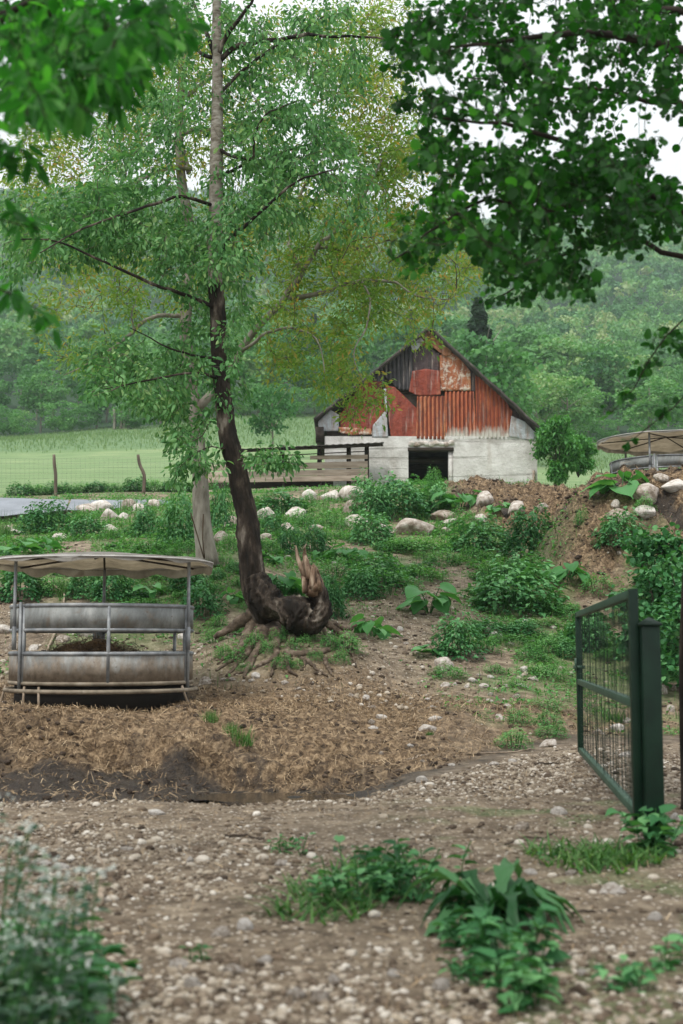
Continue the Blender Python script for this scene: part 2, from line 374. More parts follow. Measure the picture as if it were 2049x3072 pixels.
# galvanised / rusty sheets
def rust(name, base, mid, hi, corr=False, white=0.0, wl=None):
    s = NT(name)
    v = s.coord('Object', (1, 1, .35)); v2 = s.coord('Object')
    oi = s.n('ObjectInfo').outputs['Random']
    f = s.noise(3.2, 8, v, .7, .6)
    c = s.ramp(f, [(.3, base), (.5, mid), (.72, hi)])
    streak = s.noise(9, 5, s.coord('Object', (1, 1, .08)), .6)
    c = s.mix(s.math('MULTIPLY', s.ramp(streak, [(.45, 0.), (.65, 1.)]), .55), c, base)
    if corr:      # corrugation shading put into the colour: dark valleys, light crests
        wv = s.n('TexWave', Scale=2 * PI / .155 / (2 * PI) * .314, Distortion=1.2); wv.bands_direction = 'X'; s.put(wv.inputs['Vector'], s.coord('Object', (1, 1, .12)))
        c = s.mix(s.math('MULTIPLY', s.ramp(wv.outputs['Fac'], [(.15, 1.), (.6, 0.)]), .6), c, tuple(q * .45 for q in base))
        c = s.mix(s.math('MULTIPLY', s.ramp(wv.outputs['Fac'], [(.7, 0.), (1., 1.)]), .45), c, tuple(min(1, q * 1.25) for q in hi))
    dk = s.ramp(s.noise(1.7, 8, v2, .75, .5), [(.50, 0.), (.66, 1.)])
    c = s.mix(s.math('MULTIPLY', dk, .6), c, tuple(q * .35 + .015 for q in base))
    pit = s.ramp(s.noise(16, 5, v2, .7), [(.56, 0.), (.66, 1.)])
    c = s.mix(s.math('MULTIPLY', pit, .5), c, tuple(q * .5 for q in base))
    gs = s.ramp(s.noise(3.0, 7, s.coord('Object', (2.2, 1, .22)), .7), [(.56, 0.), (.68, 1.)])
    c = s.mix(s.math('MULTIPLY', gs, .55), c, (.36, .30, .26))
    if white:
        w = s.ramp(s.noise(4.5, 8, v2, .75, .4), [(.50, 0.), (.58, 1.)])
        c = s.mix(w, c, (.55, .47, .38))
    if wl is not None:      # a worn band of bare metal at the lower hem
        sep = s.n('SeparateXYZ'); s.put(sep.inputs[0], v2)
        z = s.math('ADD', sep.outputs[2], s.math('MULTIPLY', s.math('SUBTRACT', s.noise(5, 5, v, .7), .5), 1.1))
        w = s.ramp(s.math('DIVIDE', z, 3.0), [(wl / 3 - .06, 1.), (wl / 3 + .05, 0.)])
        c = s.mix(s.math('MULTIPLY', w, .9), c, (.50, .50, .44))
    b = s.bump(s.noise(6, 6, v2, .65), .05 if not corr else .015)
    return s.done(s.pbr(c, .62, b, 0.0, .35))
MAT['rust_red'] = rust('rust_red', (.12, .022, .013), (.26, .048, .025), (.38, .12, .06))
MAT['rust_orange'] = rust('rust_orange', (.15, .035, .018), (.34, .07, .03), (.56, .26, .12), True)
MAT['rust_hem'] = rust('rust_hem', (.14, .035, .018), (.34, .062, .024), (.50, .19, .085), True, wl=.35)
MAT['rust_white'] = rust('rust_white', (.16, .055, .03), (.38, .12, .045), (.52, .27, .13), False, white=.9)
MAT['rust_dark'] = rust('rust_dark', (.03, .02, .022), (.065, .045, .045), (.14, .075, .06))
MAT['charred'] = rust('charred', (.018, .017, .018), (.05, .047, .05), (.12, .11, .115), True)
MAT['rust_brown'] = rust('rust_brown', (.10, .035, .02), (.28, .12, .05), (.42, .24, .12))
MAT['pale_tin'] = rust('pale_tin', (.30, .22, .17), (.42, .46, .48), (.55, .60, .63))
def concrete():
    s = NT('whitewashed_concrete')
    v = s.coord('Object'); vs = s.coord('Object', (.35, .35, 2.2))
    f = s.noise(1.6, 9, v, .68, .3)
    c = s.ramp(f, [(.28, (.38, .36, .33)), (.45, (.57, .555, .52)), (.62, (.70, .69, .655))])
    st = s.noise(1.1, 7, s.coord('Object', (1.6, 1.6, .18)), .6)
    c = s.mix(s.math('MULTIPLY', s.ramp(st, [(.56, 0.), (.7, 1.)]), .45), c, (.30, .24, .18))
    ln = s.noise(2.6, 5, s.coord('Object', (.06, .06, 2.4)), .5)
    lm = s.ramp(ln, [(.40, 1.), (.425, 0.)])
    c = s.mix(s.math('MULTIPLY', lm, .35), c, (.20, .18, .15))
    pk = s.ramp(s.noise(7, 6, v, .8), [(.30, 1.), (.36, 0.)])
    c = s.mix(s.math('MULTIPLY', pk, .5), c, (.22, .20, .17))
    b = s.bump(s.math('SUBTRACT', s.noise(9, 8, v, .7), s.math('MULTIPLY', lm, .4)), .04)
    return s.done(s.pbr(c, .92, b))
MAT['concrete'] = concrete()
MAT['plank'] = surf('plank', [(.3, (.20, .16, .125)), (.5, (.38, .31, .245)), (.7, (.50, .43, .35))], 2.2, 8, .9, .008, 14, (.5, 4, 4))
MAT['dark_wood'] = surf('dark_wood', [(.3, (.018, .014, .011)), (.7, (.07, .055, .042))], 5, 6, .9, .01, 14, (.5, 3, 3))
MAT['post_wood'] = surf('post_wood', [(.3, (.06, .045, .035)), (.7, (.19, .15, .115))], 8, 6, .9, .01, 20, (1, 1, .2))
MAT['roof_sheet'] = surf('roof_sheet', [(.3, (.035, .03, .028)), (.6, (.08, .07, .062)), (.8, (.15, .13, .11))], 4, 7, .9, .02, 10)
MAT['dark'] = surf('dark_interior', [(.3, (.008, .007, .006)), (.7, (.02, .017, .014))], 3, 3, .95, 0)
def galv():
    s = NT('galvanised_panel')
    v = s.coord('Object')
    f = s.noise(2.6, 8, s.coord('Object', (1, 1, .6)), .68, .5)
    c = s.ramp(f, [(.36, (.10, .105, .10)), (.5, (.20, .212, .205)), (.64, (.34, .35, .335))])
    c = s.mix(s.math('MULTIPLY', s.ramp(s.noise(4.5, 7, v, .75, .4), [(.52, 0.), (.64, 1.)]), .65), c, (.17, .135, .10))
    sep = s.n('SeparateXYZ'); s.put(sep.inputs[0], v)
    # dried muck splashed up from the ground, thick low down
    z = s.math('ADD', sep.outputs[2], s.math('MULTIPLY', s.math('SUBTRACT', s.noise(5, 8, s.coord('Object', (1.4, 1.4, .5)), .7), .5), .95))
    w = s.ramp(z, [(.36, 1.), (.60, .0)])
    c = s.mix(s.math('MULTIPLY', w, .9), c, s.ramp(s.noise(14, 5, v), [(.3, (.10, .075, .05)), (.7, (.24, .19, .14))]))
    sp = s.ramp(s.noise(22, 4, v, .6), [(.66, 0.), (.70, 1.)])
    c = s.mix(s.math('MULTIPLY', sp, .7), c, (.09, .06, .04))
    return s.done(s.pbr(c, .6, s.bump(s.noise(9, 5, v), .003), .0, .3))
MAT['galv'] = galv()
MAT['rim_pale'] = surf('rim_pale', [(.3, (.34, .33, .31)), (.7, (.6, .59, .56))], 4, 4, .8, 0)
MAT['galv_tube'] = surf('galvanised_tube', [(.3, (.10, .105, .11)), (.5, (.21, .225, .235)), (.7, (.34, .35, .35))], 6, 6, .55, .002, 30, metal=.25)
MAT['muddy_tube'] = surf('muddy_tube', [(.3, (.10, .08, .055)), (.6, (.26, .22, .165)), (.8, (.33, .30, .25))], 6, 6, .8, .004, 30)
def canvas():
    s = NT('canvas')
    v = s.coord('Object')
    c = s.ramp(s.noise(2.4, 7, v, .65), [(.3, (.16, .152, .135)), (.5, (.28, .268, .242)), (.7, (.42, .41, .385))])
    c = s.mix(s.ramp(s.noise(5, 8, v, .7), [(.58, 0.), (.66, .5)]), c, (.12, .10, .075))
    p = s.pbr(c, .8, s.bump(s.noise(4, 4, v), .02))
    tr = s.n('BsdfTranslucent'); s.put(tr.inputs[0], s.mix(1., c, (1, .85, .62), 'MULTIPLY'))
    mx = s.n('MixShader'); mx.inputs[0].default_value = .38
    s.t.links.new(p, mx.inputs[1]); s.t.links.new(tr.outputs[0], mx.inputs[2])
    return s.done(mx.outputs[0])
MAT['canvas'] = canvas()
MAT['green_paint'] = surf('green_paint', [(.3, (.003, .014, .008)), (.6, (.006, .026, .014)), (.8, (.015, .045, .026))], 5, 6, .5, .002, 40, spec=.25)
MAT['green_worn'] = surf('green_worn', [(.3, (.015, .05, .03)), (.6, (.045, .09, .06)), (.8, (.12, .16, .12))], 9, 6, .55, .002, 40, spec=.3)
MAT['tarp'] = surf('grey_sheet', [(.3, (.13, .145, .165)), (.7, (.21, .23, .26))], 1.2, 5, .45, .02, 3, spec=.4)
MAT['tarp_blue'] = surf('blue_sheet', [(.3, (.02, .04, .25)), (.7, (.04, .06, .36))], 1.2, 5, .4, .01, 3)
MAT['wire'] = surf('wire', [(.3, (.06, .06, .055)), (.7, (.14, .14, .13))], 5, 2, .6, 0)
MAT['clod'] = surf('clod', [(.3, (.018, .012, .009)), (.55, (.06, .043, .03)), (.75, (.16, .115, .08))], 9, 5, .95, .01, 40)
MAT['hay'] = surf('hay', [(.3, (.05, .03, .012)), (.6, (.16, .10, .045)), (.8, (.3, .2, .1))], 6, 6, .9, .04, 25, rnd=False)
def water():
    s = NT('puddle_water')
    return s.done(s.pbr((.035, .03, .022), .06, s.bump(s.noise(9, 3, s.coord('Object')), .004), 0, .5))
MAT['water'] = water()
def groundmat():
    s = NT('ground_mix')
    v = s.coord('Object')
    st, gr, gv, md = (s.attr(k) for k in ('straw', 'grass', 'gravel', 'mud'))
    tall = s.attr('tall'); leafm = s.attr('far')
    n_big = s.noise(.8, 6, v, .65); n_mid = s.noise(5, 6, v, .7); n_f = s.noise(38, 5, v, .7)
    dirt = s.ramp(n_mid, [(.32, (.055, .04, .027)), (.5, (.20, .152, .105)), (.68, (.42, .345, .25))])
    # embedded chips of stone
    vor = s.n('TexVoronoi', Scale=26.0); s.put(vor.inputs['Vector'], v)
    chip = s.ramp(vor.outputs['Distance'], [(.22, 1.), (.34, 0.)])
    cc = s.ramp(s.n('SeparateColor', i0=vor.outputs['Color']).outputs[0], [(0, (.16, .115, .075)), (.5, (.42, .345, .25)), (1, (.66, .60, .52))], 'LINEAR')
    grav = s.mix(s.math('MULTIPLY', chip, .85), s.ramp(n_mid, [(.3, (.05, .034, .021)), (.5, (.18, .138, .095)), (.7, (.34, .275, .195))]), cc)
    strw = s.ramp(s.noise(14, 7, s.coord('Object', (1, .45, 1)), .75, .8), [(.36, (.022, .014, .009)), (.5, (.15, .10, .057)), (.62, (.36, .26, .155)), (.8, (.56, .44, .29))])
    mud_shade_c = s.ramp(n_mid, [(.35, (.009, .007, .005)), (.65, (.035, .027, .021))])
    grc = s.ramp(s.math('ADD', s.math('MULTIPLY', n_big, .5), s.math('MULTIPLY', n_f, .5)), [(.35, (.04, .11, .025)), (.52, (.09, .20, .05)), (.66, (.22, .26, .12))])
    mead = s.ramp(s.noise(.5, 8, s.coord('Object', (.35, 1.2, 1)), .7), [(.33, (.12, .20, .075)), (.5, (.165, .25, .105)), (.62, (.22, .29, .135)), (.72, (.36, .38, .20))])
    meadt = s.ramp(s.noise(1.6, 8, v, .75), [(.35, (.085, .16, .065)), (.55, (.135, .22, .095)), (.7, (.20, .27, .14))])
    c = s.mix(gv, dirt, grav); c = s.mix(st, c, strw); c = s.mix(s.math('MULTIPLY', gr, .6), c, grc); c = s.mix(md, c, mud_shade_c)
    ym = s.attr('meadow'); c = s.mix(ym, c, s.mix(tall, mead, meadt)); c = s.mix(leafm, c, (.02, .05, .02))
    h = s.math('ADD', n_mid, s.math('MULTIPLY', n_f, .5))
    b = s.bump(h, .05)
    rough = s.math('SUBTRACT', .95, s.math('MULTIPLY', md, .5))
    return s.done(s.pbr(c, rough, b, 0, .3))
MAT['ground'] = groundmat()

# ------------------------------------------------------------------ ground sheet
ys = np.concatenate([np.arange(-3, 1.5, .3), np.arange(1.5, 9.5, .045), np.arange(9.5, 18.5, .032), np.arange(18.5, 45, .10),
                     np.arange(45, 125, .8), np.geomspace(125, 1500, 150)])
us = np.concatenate([np.linspace(-1.1, -.34, 34)[:-1], np.linspace(-.34, .34, 400), np.linspace(.34, 1.1, 34)[1:]])
YY, UU = np.meshgrid(ys, us, indexing='ij')
XX = UU * (np.maximum(YY, 0) * .93 + 1.2 + .0 * YY)
XX = np.where(YY < 0, UU * 6, UU * (YY + 1.0) )
ZZ = hgt(XX, YY)
V = np.stack([XX, YY, ZZ], -1).reshape(-1, 3)
nr, nc = YY.shape
i = np.arange(nr - 1)[:, None] * nc; j = np.arange(nc - 1)[None]
Fq = np.stack([i + j, i + j + 1, i + nc + j + 1, i + nc + j], -1).reshape(-1, 4)
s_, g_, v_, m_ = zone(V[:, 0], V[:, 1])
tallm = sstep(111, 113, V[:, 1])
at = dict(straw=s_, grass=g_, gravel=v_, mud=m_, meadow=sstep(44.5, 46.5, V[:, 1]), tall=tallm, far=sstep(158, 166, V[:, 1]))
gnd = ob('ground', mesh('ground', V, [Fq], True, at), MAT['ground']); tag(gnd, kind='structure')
print('ground', len(V), time.time() - T0)
# shallow water standing in the rut
th = np.linspace(0, 2 * PI, 40, endpoint=False)
px, py = -.42 + (.85 + .16 * np.sin(3 * th)) * np.cos(th), 10.95 + (.42 + .08 * np.cos(2 * th + 1)) * np.sin(th)
zw = -1.285
V = np.concatenate([[[-.42, 10.95, zw]], np.stack([px, py, np.full(40, zw)], 1)])
k = np.arange(40)
o = ob('puddle', mesh('puddle', V, [np.stack([np.zeros(40, int), 1 + k, 1 + (k + 1) % 40], 1)]), MAT['water']); tag(o, kind='structure')

# ------------------------------------------------------------------ templates
def leaf_t(w, fold=.12, droop=.12, wid=(.55, .95, .75), xs=(.22, .5, .78)):
    c = [[0, 0, 0]] + [[x, 0, -droop * x * x] for x in xs] + [[1, 0, -droop]]
    l = [[x, w / 2 * k, fold * w - droop * x * x] for x, k in zip(xs, wid)]
    r = [[x, -w / 2 * k, fold * w - droop * x * x] for x, k in zip(xs, wid)]
    V = np.array(c + l + r)
    q = np.array([[1, 2, 6, 5], [2, 3, 7, 6], [2, 1, 8, 9], [3, 2, 9, 10]])
    t = np.array([[0, 1, 5], [3, 4, 7], [1, 0, 8], [4, 3, 10]])
    return V, [q, t]
LEAF_OV = leaf_t(.46, .2, .18, (.75, 1, .6))
LEAF_RND = leaf_t(.85, .12, .12, (.8, 1.0, .86))
LEAF_LONG = leaf_t(.34, .15, .2, (.7, 1, .7))
LEAF_NET = leaf_t(.62, .18, .25, (.95, .85, .45))
DIA = (np.array([[0, 0, 0], [.5, .2, .05], [1, 0, -.06], [.5, -.2, .05]]), [np.array([[0, 1, 2], [0, 2, 3]])])
QUAD = (np.array([[-.5, -.5, 0], [.5, -.4, .12], [.4, .5, 0], [-.4, .45, .14]]), [np.array([[0, 1, 2, 3]])])
BLADE = (np.array([[-.5, 0, 0], [.5, 0, 0], [-.4, .12, .45], [.4, .12, .45], [0, .42, 1.0]]), [np.array([[0, 1, 3, 2]]), np.array([[2, 3, 4]])])
STRAND = (np.array([[-.5, -.5, 0], [-.5, .5, 0.0], [0, -.5, 1.0], [0, .5, 1.0], [.5, -.4, .2], [.5, .4, .2]]), [np.array([[0, 2, 3, 1], [2, 4, 5, 3]])])

def grow(limbs, targets, seg=.22, sag=.05):
    """attach a twig from the nearest wood to every target; returns tube parts and twig paths"""
    nodes = []; dirs = []
    for pts, rad in limbs:
        nodes.append(pts); dirs.append(np.gradient(pts, axis=0))
    nodes = np.concatenate(nodes); dirs = np.concatenate(dirs); dirs /= np.linalg.norm(dirs, axis=1, keepdims=True) + 1e-9
    cap_ = len(nodes) + len(targets) * 14
    NB = np.zeros((cap_, 3)); DB = np.zeros((cap_, 3)); n = len(nodes); NB[:n] = nodes; DB[:n] = dirs
    d0 = np.array([np.min(np.sum((nodes - t) ** 2, 1)) for t in targets])
    out = []
    for t in targets[np.argsort(d0)]:
        dd = np.sum((NB[:n] - t) ** 2, 1)
        k = int(np.argmin(dd)); L = math.sqrt(dd[k])
        if L < .03: continue
        a = NB[k]; da = DB[k]
        m = int(min(12, max(3, L / seg)))
        s = np.linspace(0, 1, m + 1)[:, None]
        ctrl = a + da * L * .4 + np.array([0, 0, .12 * L])
        pth = (1 - s) ** 2 * a + 2 * s * (1 - s) * ctrl + s * s * t
        pth[1:-1] += rng.normal(size=(m - 1, 3)) * L * .035
        out.append((pth, L))
        e = min(m, cap_ - n)
        NB[n:n + e] = pth[1:1 + e]; g = np.gradient(pth, axis=0)[1:1 + e]; DB[n:n + e] = g / (np.linalg.norm(g, axis=1, keepdims=True) + 1e-9); n += e
    return out
def twig_mesh(paths, r0, r1, sides=4):
    parts = []
    for p, L in paths:
        a = min(r0 * 2.6, r0 * (.5 + L)); parts.append(tube(p, np.linspace(a, r1, len(p)), sides, cap=False))
    return parts
def targets_from(ell, n_per, dbase):
    """ellipses in photo pixels (X, Y, rx, ry, density[, depth, depth spread]) -> points in space"""
    out = []
    for e in ell:
        X, Y, rx, ry, dens = e[:5]; d0 = e[5] if len(e) > 5 else dbase; sp = e[6] if len(e) > 6 else 1.3
        n = max(1, int(rx * ry * dens * n_per))
        r = np.sqrt(rng.random(n)); a = rng.random(n) * 2 * PI
        for q in range(n):
            out.append(P(X + rx * r[q] * math.cos(a[q]), Y + ry * r[q] * math.sin(a[q]), d0 + rng.normal() * sp * .6))
    return np.array(out)
def leaves_on(paths, per, size, T, droop, spread=.16, svar=.3, last=.7, flat=.6):
    pos = []; ax = []
    for p, L in paths:
        n = max(2, rng.poisson(per))
        m = len(p) - 1; t = (1 - last * rng.random(n)) * m
        i = np.minimum(t.astype(int), m - 1); f = (t - i)[:, None]
        q = p[i] * (1 - f) + p[i + 1] * f
        d = p[i + 1] - p[i]; d /= np.linalg.norm(d, axis=1, keepdims=True) + 1e-9
        u = unit(n)
        q = q + u * spread * rng.random((n, 1))
        pos.append(q); ax.append(d * .6 + u * .8 + np.array([0, 0, -droop]))
    pos = np.concatenate(pos); ax = np.concatenate(ax); n = len(pos)
    nr = unit(n) * (1 - flat) + np.array([0, 0, flat])
    R = frames(ax, nr)
    s = size * (1 + svar * rng.normal(size=n)).clip(.4, 1.7)
    return inst(T, pos, R, s, np.clip(rng.normal(.5, .22, n) + .15 * np.sin(pos[:, 0] * 3.1) * np.cos(pos[:, 2] * 2.7), 0, 1))
def limb(pts, d, r0, r1, n=16, ddepth=0.0):
    """limb drawn through photo points at depth d (drifting by ddepth)"""
    w = np.array([P(x, y, d + ddepth * k / (len(pts) - 1)) for k, (x, y) in enumerate(pts)])
    p = smooth_path(w, n); p[1:] += rng.normal(size=(n - 1, 3)) * r0 * .18
    return p, np.linspace(r0, r1, n)

# ------------------------------------------------------------------ leaning tree
D1 = 17.5
tree = empty('leaning_tree', P(790, 1905, D1), 'leaning tree with dark lower trunk, exposed roots and drooping green leaves', 'tree')
def K(o):        # keep world placement under an Empty that sits at a base point
    o.location = [-c for c in o.parent.location] if o.parent else o.location
    return o
tp = [(800, 1872), (790, 1850), (774, 1800), (761, 1740), (751, 1662), (742, 1573), (724, 1484), (710, 1404), (690, 1340), (676, 1252), (666, 1162), (657, 1064), (652, 939), (645, 820), (645, 701), (648, 600), (649, 491), (651, 380), (652, 280), (652, 175), (650, 70), (650, -60), (648, -260), (650, -500)]
tr = [.11, .145, .160, .158, .155, .150, .136, .126, .126, .118, .11, .103, .1, .098, .098, .096, .095, .086, .08, .072, .065, .055, .045, .03]
w = np.array([P(x, y, D1) for x, y in tp])
pth, rad = smooth_path(w, 260, tr)
lowk = 108
pl, rl = pth[:lowk + 1], rad[:lowk + 1]; ph, rh = pth[lowk:], rad[lowk:]
K(M('trunk', [tube(pl, rl, 60, True, .10, .34)], MAT['bark_dark'], tree, True))
o = K(M('upper_trunk', [tube(ph, rh * .995, 20, True, .05, .10)], MAT['bark_pale'], tree, True)); o['label'] = 'paler upper trunk with ringed bark'
L1 = [limb([(652, 175), (673, 119), (708, 70), (750, 14), (790, -80)], D1, .04, .015, 14, -.5),
      limb([(645, 172), (624, 105), (596, 49), (570, -20), (540, -90)], D1, .038, .012, 14, .4),
      limb([(640, 172), (610, 165), (582, 140), (540, 119), (480, 90)], D1, .032, .01, 14, .6),
      limb([(654, 190), (708, 140), (772, 126), (842, 119), (912, 105), (982, 109), (1094, 112), (1190, 120)], D1, .04, .012, 20, -.6),
      limb([(655, 290), (722, 217), (785, 168), (842, 126), (905, 91), (970, 50)], D1, .028, .01, 16, .5),
      limb([(650, 440), (700, 470), (757, 477), (764, 407), (807, 337), (842, 322), (900, 300)], D1, .026, .008, 16, -1.2),
      limb([(650, 800), (673, 743), (708, 701), (750, 666), (820, 600), (900, 540), (1000, 510)], D1, .035, .01, 18, -1.4),
      limb([(652, 930), (600, 900), (540, 880), (430, 840), (300, 780), (150, 720), (40, 720)], D1, .032, .008, 20, -1.3),
      limb([(657, 1075), (625, 1073), (558, 1060), (504, 1042), (437, 1006), (390, 985)], D1, .02, .006, 14, -.6),
      limb([(664, 1140), (600, 1120), (500, 1130), (400, 1150), (300, 1170)], D1, .022, .006, 14, -1.0),
      limb([(690, 1350), (640, 1340), (590, 1360), (540, 1400)], D1, .012, .004, 10, -.8),
      limb([(700, 1385), (760, 1370), (820, 1375), (890, 1395)], D1, .012, .004, 10, -.8),
      limb([(650, 620), (560, 590), (470, 610), (380, 640), (260, 680), (120, 760)], D1, .028, .008, 18, -1.6),
      limb([(650, 540), (720, 500), (800, 480), (900, 440), (1010, 420)], D1, .026, .008, 16, 1.0)]
for q in L1: K(M('branch', [tube(q[0], q[1], 7, True, .08)], MAT['bark_dark'], tree, True))
E1 = [(560, 120, 70, 100, .7), (480, 330, 90, 70, 1.0), (600, 300, 50, 90, .7), (380, 430, 120, 60, .9), (700, 40, 80, 50, .6), (720, 120, 80, 70, .8), (900, 300, 120, 90, .8), (1030, 240, 90, 90, .7), (560, 420, 60, 60, .5), (960, 40, 120, 60, .7), (330, 560, 120, 60, .9), (60, 620, 70, 60, .8), (800, 560, 100, 90, .8), (840, 130, 170, 100, .8), (960, 180, 140, 100, .6), (750, 330, 110, 110, .9), (860, 420, 170, 110, 1.0), (760, 560, 140, 100, 1.2), (950, 500, 150, 100, 1.1), (1070, 560, 80, 60, .8), (820, 660, 110, 80, 1.1), (1010, 700, 60, 50, .7), (1100, 640, 60, 50, .6), (620, 50, 90, 80, .8), (500, 250, 70, 80, .7), (470, 440, 80, 60, .9), (400, 560, 150, 70, 1.1), (280, 630, 160, 75, 1.5), (120, 690, 130, 70, 1.5), (240, 740, 170, 70, 1.5), (50, 800, 70, 60, 1.2), (480, 680, 140, 80, 1.5), (560, 800, 120, 90, 1.5), (700, 790, 80, 80, 1.5), (600, 950, 110, 70, 1.0), (350, 1140, 120, 60, 2.2), (470, 1190, 110, 55, 2.2), (560, 1270, 80, 60, 1.8), (300, 1060, 90, 40, 1.0), (430, 1080, 90, 40, 1.4), (620, 1140, 80, 60, 1.2), (720, 940, 70, 60, .9), (585, 1385, 70, 40, 1.7, 17.2, .4), (800, 1385, 90, 34, 2.0, 17.0, .4), (530, 1420, 26, 30, 1.6, 17.0, .3), (700, 1190, 50, 60, 1.2), (540, 1330, 45, 30, 1.2), (660, 700, 60, 130, .8, 16.8, .6), (560, 690, 90, 70, .8), (690, 1060, 50, 60, 1.1), (540, 1060, 90, 50, .9), (420, 80, 60, 60, .5), (760, 230, 60, 60, .8), (670, 1400, 26, 16, 1.5, 17.0, .2), (420, 760, 140, 50, .9), (180, 620, 120, 50, .8), (350, 690, 170, 60, .9)]
tg1 = targets_from(E1, .0043, D1 + .5)
tw1 = grow([(pth[72::2], rad[72::2])] + L1, tg1)
K(M('twigs', twig_mesh(tw1, .007, .002, 3), MAT['twig'], tree))
K(M('crown', [leaves_on(tw1, 18, .082, LEAF_OV, .8, .2, .25, .8, .35)], MAT['leaf_main'], tree))
# the curled, snapped-off limb
def C3(x, y): return 500 + x * .4464, 1350 + y * .4464
cl = [(590, 860, 70), (640, 960, 88), (695, 1030, 92), (745, 1058, 74), (795, 1060, 66), (850, 1085, 104), (895, 1125, 122), (950, 1165, 92), (1015, 1130, 72), (1040, 1070, 62), (1035, 1010, 58), (1018, 950, 58), (1000, 900, 50), (990, 860, 36)]
w = []; rr = []
for k_, (x, y, r) in enumerate(cl):
    X, Y = C3(x, y); w.append(P(X, Y, D1 - .05 - .35 * min(1, k_ / 5))); rr.append(r * .4464 * D1 / F)
pc, rc = smooth_path(w, 110, rr)
K(M('broken_limb', [tube(pc, rc, 50, True, .14, .45)], MAT['bark_dark'], tree, True))
sp_parts = []
spl = [((985, 960), (975, 900), (965, 850), (958, 785), 34), ((1010, 950), (1000, 890), (992, 830), (985, 775), 32), ((960, 960), (940, 890), (922, 820), (900, 745), 24), ((1025, 960), (1020, 900), (1012, 850), (1004, 790), 26), ((975, 940), (968, 880), (962, 820), (968, 772), 26), ((945, 950), (930, 880), (918, 800), (920, 730), 20), ((1000, 1000), (992, 940), (975, 880), (960, 850), 16), ((940, 930), (948, 880), (940, 850), (948, 800), 14), ((940, 880), (905, 800), (880, 720), (868, 640), 16), ((955, 870), (940, 760), (925, 700), (928, 655), 17), ((960, 930), (950, 860), (950, 800), (945, 770), 24), ((985, 930), (980, 860), (985, 800), (985, 765), 26), ((1005, 930), (1005, 860), (1003, 810), (1000, 775), 22), ((930, 960), (925, 890), (915, 830), (905, 790), 18), ((1020, 960), (1022, 900), (1012, 850), (1005, 820), 20), ((970, 950), (965, 880), (962, 830), (958, 800), 20), ((1010, 1010), (1000, 970), (990, 930), (985, 900), 10)]
for a, b, c, d, r in spl:
    w = [P(*C3(*q), D1 - .45 + .06 * rng.normal()) for q in (a, b, c, d)]
    pp = smooth_path(w, 9); r *= .4464 * D1 / F
    sp_parts.append(tube(pp, np.array([1, 1.05, 1, .95, .85, .75, .6, .42, .12]) * r * (1.25 - .3 * rng.random()), 6, True, .5, .5))
o = K(M('splintered_end', sp_parts, MAT['splinter'], tree)); o['label'] = 'torn reddish splinters of bare wood'
roots = [([(660, 1080), (700, 1160), (730, 1260), (735, 1340)], 62, 24), ([(610, 1060), (600, 1140), (560, 1230), (500, 1330), (440, 1400)], 56, 14), ([(700, 1100), (790, 1180), (830, 1280), (840, 1370)], 44, 16), ([(590, 1080), (560, 1120), (480, 1165), (400, 1215), (320, 1260)], 44, 16), ([(640, 1070), (632, 1150), (640, 1230), (620, 1330), (560, 1420), (520, 1530)], 66, 9), ([(620, 1230), (660, 1290), (740, 1335)], 30, 22), ([(900, 1220), (880, 1240), (830, 1310), (810, 1400), (830, 1490), (880, 1520)], 34, 8), ([(790, 1360), (850, 1375), (960, 1370), (1080, 1350), (1150, 1300), (1185, 1285)], 24, 14), ([(1020, 1120), (1060, 1150), (1130, 1200), (1200, 1260), (1270, 1310)], 26, 14), ([(740, 1330), (735, 1410), (720, 1470), (700, 1520)], 20, 8), ([(730, 1395), (620, 1450), (560, 1480)], 16, 8), ([(560, 1330), (540, 1370), (480, 1440), (400, 1520)], 22, 8), ([(560, 1350), (500, 1390), (420, 1430), (330, 1480)], 20, 8), ([(480, 1360), (400, 1390), (340, 1440)], 18, 8), ([(900, 1400), (940, 1420), (1010, 1470), (1080, 1520)], 14, 7), ([(1060, 1400), (1070, 1440), (1120, 1520)], 14, 6), ([(1130, 1170), (1180, 1190), (1235, 1205), (1275, 1170)], 15, 9), ([(1035, 1150), (1070, 1240), (1100, 1310)], 14, 7), ([(660, 1100), (700, 1160), (690, 1200)], 34, 14), ([(600, 1340), (585, 1420), (540, 1480), (450, 1510)], 14, 6), ([(1190, 1290), (1250, 1380), (1270, 1460)], 13, 7), ([(930, 1400), (925, 1450), (900, 1480)], 10, 5)]
for pts, r0, r1 in roots:
    w = []
    for q, (x, y) in enumerate(pts):
        X, Y = C3(x, y); g = G(X, Y + 6, dmin=14, dmax=19)
        g[1] = min(g[1], D1 + .1); g = np.array([ray(X, Y)[0] * g[1], g[1], ray(X, Y)[1] * g[1]])
        w.append(g)
    pp = smooth_path(w, 20); sc_ = .4464 * D1 / F
    pp[1:-1] += rng.normal(size=(18, 3)) * .006
    K(M('root', [tube(pp, np.linspace(r0 * 1.15, r1, 20) * sc_, 9, True, .3, .2)], MAT['root'], tree, True))
print('tree1', len(tg1), time.time() - T0)

